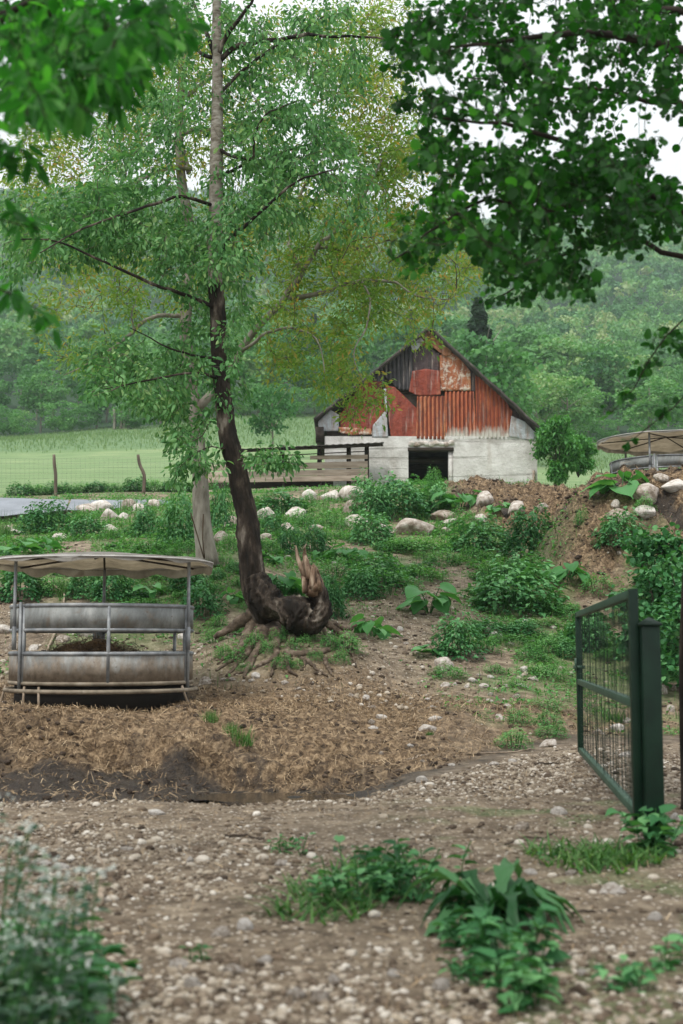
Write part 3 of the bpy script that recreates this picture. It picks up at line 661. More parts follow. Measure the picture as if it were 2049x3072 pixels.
# ------------------------------------------------------------------ walnut behind, pale straight trunk
D2 = 22.0
b2 = P(622, 1695, D2); wal = empty('walnut_tree', b2, 'tall tree with smooth grey trunk and sparse bronze young leaves', 'tree')
tp = [(622, 1700), (617, 1650), (610, 1600), (605, 1551), (602, 1480), (600, 1417), (594, 1340), (588, 1270), (578, 1180), (565, 1080), (556, 982), (562, 880), (568, 760), (568, 666), (550, 582), (540, 480), (537, 351), (545, 250), (554, 175), (560, 60), (560, -150), (560, -420)]
tr = [.215, .18, .16, .15, .14, .133, .125, .12, .115, .11, .105, .1, .095, .09, .085, .08, .075, .07, .06, .05, .04, .03]
pth2, rad2 = smooth_path([P(x, y, D2) for x, y in tp], 90, tr)
K(M('trunk', [tube(pth2, rad2, 16, True, .07)], MAT['bark_grey'], wal, True))
L2 = [limb([(585, 1240), (640, 1180), (720, 1050), (800, 950), (849, 898), (905, 814), (954, 744), (1010, 687), (1080, 600), (1150, 480)], D2, .085, .02, 28, -.5),
      limb([(856, 890), (900, 893), (993, 869), (1085, 843), (1176, 847), (1260, 890), (1350, 900)], D2, .05, .01, 22, -1.0),
      limb([(954, 744), (985, 742), (1017, 751), (1094, 744), (1180, 720), (1280, 740)], D2 - .3, .032, .008, 16, 1.0),
      limb([(720, 1055), (760, 1030), (784, 1006), (850, 985), (930, 1000), (960, 1040), (975, 1120)], D2 - .2, .035, .007, 18, -1.2),
      limb([(905, 814), (870, 730), (880, 640), (930, 520), (960, 400), (1020, 300)], D2 - .4, .045, .01, 20, 1.4),
      limb([(1085, 843), (1110, 900), (1100, 980), (1060, 1060), (1090, 1150)], D2 - .8, .022, .005, 16, -.6),
      limb([(575, 505), (512, 502), (456, 523), (379, 561), (309, 596), (274, 631), (224, 680)], D2, .05, .008, 20, -1.2),
      limb([(566, 520), (540, 435), (491, 414), (421, 400), (337, 382), (252, 389), (150, 410)], D2, .048, .008, 20, .8),
      limb([(566, 660), (526, 652), (449, 652), (393, 663), (320, 700)], D2, .03, .006, 16, -.9),
      limb([(558, 950), (500, 945), (446, 957), (402, 993), (357, 1029), (312, 1060), (250, 1100), (192, 1127)], D2, .045, .006, 22, -.8),
      limb([(402, 993), (395, 940), (410, 890), (400, 840)], D2 - .3, .02, .005, 12, .4),
      limb([(545, 300), (600, 260), (680, 200), (800, 160), (950, 130), (1080, 60)], D2, .05, .01, 20, 1.2),
      limb([(540, 400), (700, 380), (900, 330), (1050, 260), (1180, 200)], D2, .05, .01, 22, 1.6),
      limb([(566, 760), (640, 720), (760, 700), (860, 650)], D2, .035, .008, 16, 1.2),
      limb([(545, 250), (500, 190), (450, 130), (420, 40)], D2, .04, .01, 14, -.4)]
for q in L2: K(M('branch', [tube(q[0], q[1], 7, True, .1)], MAT['bark_grey'], wal, True))
E2 = [(350, 300, 150, 110, .7), (480, 130, 90, 110, .7), (660, 330, 90, 120, .6), (120, 520, 120, 60, .7), (900, 140, 140, 120, .8), (760, 420, 120, 120, .6), (560, 480, 120, 90, .6), (700, 640, 120, 100, .6), (1180, 60, 90, 70, .9), (960, 780, 120, 80, .9), (480, 320, 90, 60, .8), (200, 520, 160, 60, .7), (600, 100, 100, 100, .7), (1120, 480, 110, 110, .8), (1180, 350, 100, 190, .9), (1100, 180, 120, 140, .9), (1050, 320, 120, 140, .9), (1230, 560, 150, 150, 1), (1130, 750, 190, 130, 1.0), (1310, 810, 150, 80, 1), (1000, 900, 200, 110, .8), (1190, 920, 160, 60, .9), (950, 1050, 120, 80, .7), (1085, 1200, 75, 80, 1.0, 21.2, .6), (1000, 1130, 70, 70, 1.2), (850, 1080, 90, 70, .7), (800, 740, 120, 90, .8), (900, 600, 120, 100, .8), (300, 420, 150, 60, .9), (400, 480, 100, 50, .8), (150, 440, 120, 60, .9), (330, 810, 160, 60, .8), (180, 900, 100, 40, .8), (250, 1090, 100, 40, .8), (150, 1000, 60, 30, .5), (450, 900, 90, 70, .7), (430, 200, 80, 100, .8), (560, 230, 60, 110, .6), (1040, 60, 120, 60, .8), (620, 830, 90, 100, .7), (1250, 1010, 60, 30, .8), (1010, 620, 90, 100, .8), (700, 200, 120, 120, .4), (60, 600, 60, 100, .5), (330, 940, 60, 70, .5), (820, 930, 80, 60, .6), (1360, 720, 70, 60, .9), (1010, 420, 90, 80, .7), (200, 780, 180, 60, .5), (1290, 1030, 20, 14, 2.0, 21, .1)]
tg2 = targets_from(E2, .0052, D2)
tw2 = grow([(pth2[30:], rad2[30:])] + L2, tg2)
K(M('twigs', twig_mesh(tw2, .009, .003, 3), MAT['twig'], wal))
K(M('crown', [leaves_on(tw2, 30, .085, DIA, .25, .32, .3, .85, .4)], MAT['leaf_walnut'], wal))
print('tree2', len(tg2), time.time() - T0)

# ------------------------------------------------------------------ overhanging trees close by
hz = empty('overhanging_tree', (2.345, 8.7, float(hgt(2.345, 8.7))), 'dark overhanging tree with round leaves beside the green gate', 'tree')
g0 = float(hgt(2.42, 8.7))
ht = smooth_path([(2.345, 8.7, g0 - .1), (2.36, 8.72, g0 + .8), (2.40, 8.7, .5), (2.6, 8.6, 1.8), (2.7, 8.4, 3.0), (2.6, 8.2, 4.5), (2.5, 8.0, 6.0)], 40)
hr = np.linspace(.085, .045, 40)
K(M('trunk', [tube(ht, hr, 14, True, .14)], MAT['bark_dark'], hz, True))
def lw(start, pts, d, r0, r1, dd=0.0, n=24):
    w = [np.array(start)] + [P(x, y, d + dd * k / len(pts)) for k, (x, y) in enumerate(pts)]
    p = smooth_path(w, n); p[1:] += rng.normal(size=(n - 1, 3)) * .006
    return p, np.linspace(r0, r1, n)
D3 = 7.6
LH = [lw((2.68, 8.4, 3.0), [(2120, 190), (1970, 127), (1870, 110), (1736, 100), (1600, 115), (1450, 130), (1250, 150)], D3, .05, .006, -1.0),
      lw((2.6, 8.6, 1.8), [(2130, 680), (1970, 595), (1870, 535), (1789, 482), (1700, 430), (1550, 380), (1300, 350)], D3, .045, .006, -.4),
      lw((2.6, 8.6, 1.7), [(2120, 800), (1970, 749), (1930, 722), (1860, 690), (1700, 760), (1560, 850), (1480, 900)], D3 + .6, .03, .005, .4),
      lw((2.6, 8.6, 1.9), [(2100, 640), (1870, 600), (1736, 602), (1636, 629), (1500, 600), (1300, 690), (1170, 790)], D3 + .2, .035, .005, -1.2),
      lw((2.7, 8.4, 3.2), [(2120, 60), (1950, 20), (1750, -40), (1500, -60), (1300, -50)], D3, .04, .006, 1.0),
      lw((2.68, 8.4, 2.6), [(2110, 330), (1950, 300), (1800, 270), (1600, 260), (1400, 230)], D3 + .8, .035, .005, 0),
      lw((2.5, 8.6, .9), [(2110, 900), (2049, 965), (1960, 1060), (1900, 1160), (1840, 1235)], 7.2, .012, .003, .3, 16),
      lw((2.5, 8.6, .8), [(2120, 1120), (2049, 1190), (1980, 1250), (1890, 1320)], 7.4, .010, .003, 0, 14),
      lw((2.6, 8.2, 4.2), [(1900, -500), (1500, -700), (1100, -800)], 6.5, .05, .01, -1.5),
      lw((2.6, 8.2, 3.8), [(2300, -300), (2200, -900), (1900, -1600)], 5.8, .05, .01, -2.5)]
for q in LH: K(M('branch', [tube(q[0], q[1], 6, True, .1)], MAT['twig_dark'], hz, True))
E3 = [(1550, 50, 330, 55, 1.0), (1880, 50, 190, 70, 1.1), (1330, 130, 180, 70, .9), (1700, 170, 240, 50, 1.1), (1960, 210, 100, 70, .9), (1250, 200, 100, 30, .7), (1560, 260, 220, 40, 1.0), (1880, 290, 140, 35, .8), (1320, 320, 150, 40, .9), (1650, 340, 180, 50, 1.0), (1870, 440, 180, 40, 1.0), (1330, 430, 130, 30, .8), (1400, 490, 220, 45, 1.0), (1660, 500, 250, 80, 1.2), (1920, 560, 140, 80, 1.2), (1440, 600, 180, 50, 1.1), (1720, 640, 260, 80, 1.2), (1270, 690, 110, 40, 1.0), (1480, 720, 200, 50, 1.1), (1820, 720, 160, 40, 1.0), (1240, 780, 80, 26, 1.0), (1600, 790, 180, 50, 1.0), (1530, 900, 80, 32, 1.0), (1700, 850, 100, 50, .9), (2010, 330, 50, 50, .7), (2020, 660, 40, 90, .9), (1800, 560, 150, 60, .9),
      (2000, 1020, 50, 36, .8, 7.3, .3), (1950, 1085, 30, 24, .8, 7.3, .2), (1885, 1170, 20, 22, .9, 7.3, .1), (1835, 1225, 14, 12, 2.0, 7.3, .1), (2025, 1200, 24, 18, .9, 7.4, .1), (1900, 1312, 18, 10, 1.6, 7.4, .1), (1985, 1250, 16, 10, 1.2, 7.4, .1)]
tg3 = targets_from(E3, .0046, D3)
# unseen rest of the crown over the track, thickened to shade it
up = np.stack([rng.uniform(-2.5, 4.5, 1300), rng.uniform(-1.0, 10.5, 1300), rng.uniform(3.4, 6.6, 1300)], 1)
up = up[up[:, 2] / np.maximum(up[:, 1], .1) > .54]
tw3 = grow([(ht[14:], hr[14:])] + LH, np.concatenate([tg3, up]), .14)
K(M('twigs', twig_mesh(tw3, .004, .0015, 4), MAT['twig_dark'], hz))
K(M('crown', [leaves_on(tw3, 11, .042, LEAF_RND, .35, .055, .42, .85, .4)], MAT['leaf_hazel'], hz))

ash = empty('overhanging_ash', (-3.2, 5.0, float(hgt(-3.2, 5.0))), 'near tree whose long dark leaflets hang into the upper left corner', 'tree')
g0 = float(hgt(-3.2, 5.0))
at_ = smooth_path([(-3.2, 5.0, g0 - .1), (-3.1, 5.0, .5), (-3.0, 5.1, 2.2), (-2.7, 5.2, 4.2), (-2.5, 5.2, 6)], 36)
ar = np.linspace(.13, .06, 36)
K(M('trunk', [tube(at_, ar, 14, True, .12)], MAT['bark_dark'], ash, True))
D4 = 5.4
LA = [lw((-2.9, 5.15, 2.9), [(-120, 120), (60, 20), (160, -30)], D4, .04, .012), lw((-2.9, 5.15, 2.6), [(-60, 60), (130, 0), (170, 100), (260, 200), (330, 300)], D4 - .3, .03, .005, .6),
      lw((-2.85, 5.15, 2.8), [(-40, -40), (30, 30), (35, 150), (40, 260), (70, 330)], D4, .022, .004),
      lw((-2.8, 5.2, 3.1), [(0, -120), (250, -80), (420, 10), (560, 60)], D4, .035, .006, .3), lw((-3.0, 5.1, 1.6), [(-80, 480), (20, 450), (90, 470)], 4.6, .012, .003, 0, 12),
      lw((-3.0, 5.1, 1.5), [(-90, 640), (20, 660), (110, 690)], 4.6, .012, .003, 0, 12), lw((-3.0, 5.1, 1.2), [(-90, 830), (30, 880), (150, 950)], 4.6, .012, .003, 0, 12),
      lw((-2.6, 5.2, 4.6), [(200, -700), (700, -900), (1100, -1000)], 5.0, .05, .01, -1)]
for q in LA: K(M('branch', [tube(q[0], q[1], 6, True, .1)], MAT['twig_dark'], ash, True))
E4 = [(150, 60, 190, 90, 1.2), (330, 90, 170, 110, 1.1), (480, 70, 100, 80, .8), (220, 220, 190, 90, 1.2), (60, 180, 90, 120, .9), (370, 260, 70, 60, 1.1), (170, 330, 110, 55, 1.0), (60, 300, 70, 60, .6), (290, 180, 140, 80, 1.0), (30, 440, 50, 30, .8, 4.6, .1), (60, 500, 30, 20, .8, 4.6, .1), (10, 560, 20, 20, .8, 4.6, .1), (50, 670, 50, 14, .9, 4.6, .1), (30, 880, 40, 14, 1.0, 4.6, .1), (115, 930, 40, 16, .9, 4.6, .1)]
tg4 = targets_from(E4, .0040, D4)
up = np.stack([rng.uniform(-5.5, 1.5, 800), rng.uniform(-1.0, 8.0, 800), rng.uniform(3.3, 6.2, 800)], 1)  # unseen leaves overhead, put there to darken the near ground
up = up[up[:, 2] / np.maximum(up[:, 1], .1) > .54]
tw4 = grow([(at_[14:], ar[14:])] + LA, np.concatenate([tg4, up]), .12)
K(M('twigs', twig_mesh(tw4, .004, .0015, 4), MAT['twig_dark'], ash))
K(M('crown', [leaves_on(tw4, 9, .075, LEAF_LONG, .8, .06, .25, .85, .35)], MAT['leaf_ash'], ash))
print('near trees', len(tg3), len(tg4), time.time() - T0)

# ------------------------------------------------------------------ barn
DB_ = 48.0
def C1(x, y): return 900 + x * .5102, 950 + y * .5102
def W1(x, y, off=0.0):
    X, Y = C1(x, y); q = P(X, Y, DB_); return np.array([q[0], DB_ + off, q[2]])
zb = 5.75
barn = empty('barn', (W1(762, 990)[0], DB_, zb), 'old stone barn with patched rusty metal gable and white rendered wall', 'barn')
wl, wr = W1(145, 700)[0], W1(1392, 720)[0]
dl, dr = W1(637, 800)[0], W1(900, 800)[0]
zt_l, zt_r = W1(300, 700)[2], W1(1200, 720)[2]; zt = zt_l - .02
zd = W1(760, 772)[2]
def wall_grid(x0, x1, z0, z1, y0, th=.35):
    nx = max(2, int((x1 - x0) / .12)); nz = max(2, int((z1 - z0) / .12))
    gx, gz = np.meshgrid(np.linspace(x0, x1, nx + 1), np.linspace(z0, z1, nz + 1), indexing='ij')
    inner = (gx > x0 + .01) & (gx < x1 - .01) & (gz > z0 + .01) & (gz < z1 - .01)
    yy = y0 + np.where(inner, .05 * fbm(gx * 1.3, gz * 1.7 + 3, 4), 0)
    A = np.stack([gx, yy, gz], -1).reshape(-1, 3); n1 = nz + 1
    i = np.arange(nx)[:, None] * n1; j = np.arange(nz)[None]
    Fq = np.stack([i + j, i + n1 + j, i + n1 + j + 1, i + j + 1], -1).reshape(-1, 4)
    bx = box(x0, x1, y0 + .001, y0 + th, z0, z1); return [(A, [Fq], {}), (bx[0], [bx[1][0][[1, 2, 3, 4, 5]] if False else np.array([f for f in bx[1][0] if not all(bx[0][q][1] < y0 + .1 for q in f)])], {})]
o = K(M('front_wall', wall_grid(wl, dl, zb - .4, zt, DB_) + wall_grid(dr, wr, zb - .4, zt, DB_) + wall_grid(dl + .003, dr - .003, zd + .02, zt - .003, DB_), MAT['concrete'], barn))
K(M('side_wall', [box(wl, wl + .35, DB_ + .36, DB_ + 10, zb - .4, zt - .25)], MAT['concrete'], barn))
K(M('side_wall', [box(wr - .35, wr, DB_ + .36, DB_ + 10, zb - .4, zt - .25)], MAT['concrete'], barn))
K(M('back_wall', [box(wl, wr, DB_ + 10.01, DB_ + 10.3, zb - .4, zt - .05)], MAT['dark_wood'], barn))
# gable backing of dark boards
ap = W1(762, 92); le = W1(112, 655); re = W1(1385, 690)
gb = np.array([[wl + .1, DB_ + .16, zt + .004], [wr - .1, DB_ + .16, zt + .004], [re[0] - .1, DB_ + .16, re[2] + .1], [ap[0], DB_ + .16, ap[2] - .06], [le[0] + .25, DB_ + .16, le[2] + .1]])
gb2 = gb + [0, .1, 0]
K(M('gable_boards', [(np.concatenate([gb, gb2]), [np.array([[0, 1, 2, 3, 4]]), np.array([[9, 8, 7, 6, 5]])], {})], MAT['dark_wood'], barn))
K(M('rear_gable_boards', [(np.concatenate([gb, gb2]) + [0, 9.9, -.06], [np.array([[0, 1, 2, 3, 4]]), np.array([[9, 8, 7, 6, 5]])], {})], MAT['dark_wood'], barn))
# lintel, jamb, floor dark
K(M('lintel', [box(dl - .02, dr + .02, DB_ - .03, DB_ + .3, zd - .12, zd + .015)], MAT['dark_wood'], barn))
jx = W1(874, 800)[0]
dj = K(M('door_jamb', [box(jx, dr - .005, DB_ + .05, DB_ + .4, zb - .3, zd - .13)], MAT['concrete'], barn))
K(M('inner_beam', [box(dl - .5, dr + .5, DB_ + 1.1, DB_ + 1.25, zd - .42, zd - .22)], MAT['dark_wood'], barn))
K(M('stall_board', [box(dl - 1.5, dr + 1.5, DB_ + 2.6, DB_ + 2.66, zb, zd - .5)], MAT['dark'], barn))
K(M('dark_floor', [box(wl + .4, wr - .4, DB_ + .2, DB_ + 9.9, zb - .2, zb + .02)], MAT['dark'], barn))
def rocks_v(seed, sub=3, flat=.7, sharp=.35):
    r = np.random.default_rng(seed); V, Fq = ico(sub)
    V = V * np.array([1, .85, flat])
    for _ in range(15):                      # broken faces
        n = r.normal(size=3); n /= np.linalg.norm(n); h = r.uniform(.42, .82)
        dd = V @ n; over = np.maximum(dd - h, 0); V = V - np.outer(over * (1 - .12), n)
    m = 1 + sharp * .35 * fbm(V[:, 0] * 2.2 + seed, V[:, 1] * 2.2 + V[:, 2] * 2.7, 4)
    return V * m[:, None], Fq
LS = [rocks_v(60 + k, 2) for k in range(4)]
for k in range(9):
    x = W1(655 + k * 29, 750 + 6 * math.sin(k * 2.1), 0); v, f = LS[k % 4]
    K(M('wall_stone', [(v * [.19, .12, .15] + [x[0], DB_ - .02, x[2] + .02], [f], {})], MAT['limestone'], barn, True))
# roof slabs
def slab(a, b, y0, y1, th, mat, name, over):
    a = np.array(a); b = np.array(b); n = 40
    t = np.linspace(0, 1, n)
    top = a[None] + (b - a)[None] * t[:, None]
    nrm = np.array([-(b - a)[2], 0, (b - a)[0]]); nrm /= np.linalg.norm(nrm); nrm *= np.sign(nrm[2])
    V = []; jag = .10 * fbm(t * 9 + 3, t * 0 + a[0], 3) ; wav = .05 * fbm(t * 14, t * 0 + 5 + a[0], 3)
    for yy, q in ((y0, 1), (y1, 0)):
        for lift in (0, th):
            p = top + nrm * (lift + (wav * q)[:, None] * 1); p[:, 1] = yy + jag * q * 1.5; V.append(p)
    V = np.concatenate(V); i = np.arange(n - 1)
    def qd(A, B, C_, D): return np.stack([A * n + i, A * n + i + 1, B * n + i + 1, B * n + i], 1)
    Fq = np.concatenate([qd(0, 1, 0, 0), qd(3, 2, 0, 0), qd(1, 3, 0, 0), qd(2, 0, 0, 0)])
    e = np.array([[0, 1, 3, 2], [n - 1, 3 * n - 1, 4 * n - 1, 2 * n - 1]]) ; e[0] = [0, n, 3 * n, 2 * n]
    return K(M(name, [(V, [Fq, e], {})], mat, barn))
A_ = W1(762, 84); A_[2] -= .0
slab(W1(762, 86), W1(1418, 690), DB_ - .35, DB_ + 10.6, .10, MAT['roof_sheet'], 'roof_slope', 0)
slab(W1(758, 86), W1(92, 618), DB_ - .35, DB_ + 10.6, .10, MAT['roof_sheet'], 'roof_slope', 0)
K(M('rafter_end', [box(W1(92, 640)[0], W1(140, 640)[0], DB_ - .1, DB_ + .5, W1(100, 735)[2], W1(100, 650)[2])], MAT['dark_wood'], barn))
def sheet(poly, off, mat, corr=0.0, crump=.03, label=None):
    pts = np.array([W1(x, y) for x, y in poly]); xz = pts[:, [0, 2]]
    c = xz.mean(0); ang = np.arctan2(xz[:, 1] - c[1], xz[:, 0] - c[0]); xz = xz[np.argsort(ang)]
    x0, z0 = xz.min(0); x1, z1 = xz.max(0)
    st = .022 if corr else .06
    nx = max(4, int((x1 - x0) / st)); nz = max(4, int((z1 - z0) / .08))
    bm = bmesh.new()
    gv = [[bm.verts.new((x0 + (x1 - x0) * a / nx, 0, z0 + (z1 - z0) * b / nz)) for b in range(nz + 1)] for a in range(nx + 1)]
    for a in range(nx):
        for b in range(nz): bm.faces.new((gv[a][b], gv[a + 1][b], gv[a + 1][b + 1], gv[a][b + 1]))
    for q in range(len(xz)):
        p, r = xz[q], xz[(q + 1) % len(xz)]; e = r - p
        nrm = (e[1], 0, -e[0])
        bmesh.ops.bisect_plane(bm, geom=bm.verts[:] + bm.edges[:] + bm.faces[:], plane_co=(p[0], 0, p[1]), plane_no=nrm, clear_outer=True, dist=1e-5)
    V = np.array([v.co[:] for v in bm.verts]) if len(bm.verts) else np.zeros((0, 3))
    y = crump * fbm(V[:, 0] * 1.9 + off * 90, V[:, 2] * 1.9, 4) * 2 + crump * .7 * np.abs(fbm(V[:, 0] * 4.1, V[:, 2] * 4.7 + off * 50, 2))
    if corr: y = y * .5 + corr * np.sin(V[:, 0] * 2 * PI / .155 + 1.5 * fbm(V[:, 0] * .5, V[:, 2] * .8, 2))
    edge = .012 * fbm(V[:, 0] * 9, V[:, 2] * 9, 2)
    c3 = np.array([c[0], DB_ + .10 - off, zb])
    for v, dy, e_ in zip(bm.verts, y, edge): v.co.y = dy; v.co.x += e_ - c3[0]; v.co.z += e_ - c3[2]
    zmin = min(v.co.z for v in bm.verts)
    for v in bm.verts: v.co.z -= zmin
    me = bpy.data.meshes.new('metal_sheet'); bm.to_mesh(me); bm.free()
    for p in me.polygons: p.use_smooth = True
    o = ob('metal_sheet', me, mat, barn, (c3[0] - barn.location.x, c3[1] - barn.location.y, zmin + c3[2] - barn.location.z))
    sm = o.modifiers.new('thickness', 'SOLIDIFY'); sm.thickness = .006
    if label: o['label'] = label
SH = [([(385, 362), (470, 300), (505, 345), (490, 400), (400, 392)], .02, 'charred', 0), ([(470, 315), (540, 242), (662, 160), (664, 428), (600, 434), (560, 410), (500, 350)], .10, 'charred', .032),
      ([(640, 150), (700, 108), (728, 145), (690, 195), (662, 200)], .14, 'pale_tin', 0), ([(690, 118), (760, 84), (800, 95), (735, 170), (700, 170)], .06, 'rust_brown', 0),
      ([(712, 104), (742, 84), (890, 205), (888, 225), (855, 240), (730, 140)], .17, 'rust_brown', 0), ([(660, 205), (740, 165), (820, 215), (820, 335), (662, 335)], .05, 'rust_dark', 0),
      ([(660, 322), (735, 308), (820, 318), (828, 460), (760, 468), (690, 464), (640, 440)], .15, 'rust_red', 0), ([(820, 228), (880, 205), (935, 240), (1002, 322), (1006, 436), (825, 436)], .11, 'rust_white', 0),
      ([(895, 205), (930, 225), (1040, 345), (1032, 440), (1000, 438)], .03, 'rust_dark', 0), ([(488, 345), (560, 415), (650, 434), (692, 480), (684, 716), (522, 710), (508, 500)], .08, 'rust_red', 0),
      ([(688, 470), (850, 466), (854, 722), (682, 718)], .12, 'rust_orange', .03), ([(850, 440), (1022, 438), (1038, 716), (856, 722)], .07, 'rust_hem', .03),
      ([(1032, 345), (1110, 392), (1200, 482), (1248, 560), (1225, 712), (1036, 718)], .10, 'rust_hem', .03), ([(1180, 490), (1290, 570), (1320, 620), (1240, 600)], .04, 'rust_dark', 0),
      ([(1242, 584), (1322, 618), (1392, 690), (1372, 730), (1226, 706)], .13, 'pale_tin', 0), ([(235, 575), (380, 372), (480, 380), (498, 560), (420, 664), (240, 655)], .06, 'rust_red', 0),
      ([(422, 712), (428, 640), (508, 545), (518, 710)], .12, 'pale_tin', 0), ([(106, 618), (180, 548), (230, 578), (226, 672), (112, 674)], .09, 'pale_tin', 0),
      ([(226, 650), (420, 660), (424, 694), (300, 698), (236, 682)], .14, 'rust_white', 0), ([(493, 425), (506, 425), (514, 560), (500, 562)], .14, 'pale_tin', 0)]
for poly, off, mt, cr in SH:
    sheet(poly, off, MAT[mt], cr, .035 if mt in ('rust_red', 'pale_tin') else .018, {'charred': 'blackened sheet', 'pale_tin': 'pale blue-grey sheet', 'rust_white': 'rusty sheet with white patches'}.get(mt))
K(M('corner_post', [box(W1(1366, 900)[0], W1(1380, 900)[0], DB_ - .1, DB_ - .01, zb - .2, W1(0, 905)[2])], MAT['plank'], barn))
print('barn', time.time() - T0)

# ------------------------------------------------------------------ plank pen with its own low roof
DP = 45.0
def WP(X, Y, d=DP): q = P(X, Y, d); return q
pen = empty('livestock_pen', WP(870, 1475), 'plank-sided animal pen with thin metal roof against the barn wall', 'pen')
def plank(XL, YL0, YL1, XR, YR0, YR1, y, th=.04, mat='plank', name='plank', par=pen):
    a, b, c, d = (WP(XL, YL1, y), WP(XR, YR1, y), WP(XR, YR0, y), WP(XL, YL0, y))
    V = np.array([a, b, c, d, a + [0, th, 0], b + [0, th, 0], c + [0, th, 0], d + [0, th, 0]])
    Fq = np.array([[0, 1, 2, 3], [5, 4, 7, 6], [4, 5, 1, 0], [3, 2, 6, 7], [4, 0, 3, 7], [1, 5, 6, 2]])
    return K(M(name, [(V, [Fq], {})], MAT[mat], par, bevel=.006))
plank(930, 1367, 1378, 1103, 1364, 1376, DP)
plank(620, 1396, 1412, 1103, 1383, 1403, DP - .01)
plank(620, 1417, 1432, 1103, 1406, 1424, DP)
plank(620, 1433, 1448, 1104, 1425, 1442, DP - .01)
plank(620, 1470, 1486, 1106, 1457, 1478, DP)
plank(620, 1444, 1476, 1000, 1438, 1466, DP + 2.2, .05, 'dark_wood', 'rear_board')
for X in (961, 1049, 1103, 720, 850):
    a = WP(X, 1486, DP + .1); b = WP(X, 1336, DP + .1)
    K(M('post', [tube(smooth_path([a, (a + b) / 2 + [.01, 0, 0], b], 6), .045, 6)], MAT['dark_wood'], pen))
    a = WP(X - 6, 1480, DP + 2.3); b = WP(X - 6, 1338, DP + 2.3)
    K(M('post', [tube(np.array([a, b]), .045, 6)], MAT['dark_wood'], pen))
a, b = WP(680, 1350, DP - .5), WP(1152, 1328, DP - .5)
nx = 90; t = np.linspace(0, 1, nx + 1); fr = a + (b - a) * t[:, None]; fr[:, 2] += .012 * np.sin(np.arange(nx + 1) * PI / 2) + .02
bk = fr + [0, 3.1, .40]
V = np.concatenate([fr, bk, fr - [0, 0, .03], bk - [0, 0, .03]]); i = np.arange(nx); n1 = nx + 1
Fq = np.concatenate([np.stack([i, i + 1, n1 + i + 1, n1 + i], 1), np.stack([2 * n1 + i + 1, 2 * n1 + i, 3 * n1 + i, 3 * n1 + i + 1], 1), np.stack([2 * n1 + i, 2 * n1 + i + 1, i + 1, i], 1)])
K(M('roof', [(V, [Fq], {})], MAT['roof_sheet'], pen))
plank(690, 1354, 1358, 1150, 1333, 1338, DP - .4, .08, 'dark_wood', 'roof_beam')
plank(700, 1372, 1375, 1100, 1352, 1355, DP + .1, .03, 'dark_wood', 'rail')
w = [WP(1045, 1453, DP + .4), WP(1090, 1436, DP + .2), WP(1100, 1432, DP + .1)]
K(M('brace', [tube(np.array(w), .03, 5)], MAT['plank'], pen))

# ------------------------------------------------------------------ round bale feeders
def ring(R, z, r, a0=0, a1=360, n=60, c=(0, 0)):
    t = np.radians(np.linspace(a0, a1, n)); return tube(np.stack([c[0] + R * np.sin(t), c[1] - R * np.cos(t), np.full(n, z)], 1), r, 8, True)
def panel(R, z0, z1, a0, a1, n=30):
    t = np.radians(np.linspace(a0, a1, n)); V = []
    for rr in (R, R - .006):
        for z in (z0, z1): V.append(np.stack([rr * np.sin(t), -rr * np.cos(t), np.full(n, z)], 1))
    V = np.concatenate(V); i = np.arange(n - 1)
    Fq = np.concatenate([np.stack([i, i + 1, n + i + 1, n + i], 1), np.stack([2 * n + i + 1, 2 * n + i, 3 * n + i, 3 * n + i + 1], 1),
                         np.stack([n + i, n + i + 1, 3 * n + i + 1, 3 * n + i], 1), np.stack([i + 1, i, 2 * n + i, 2 * n + i + 1], 1)])
    return V, [Fq], {}
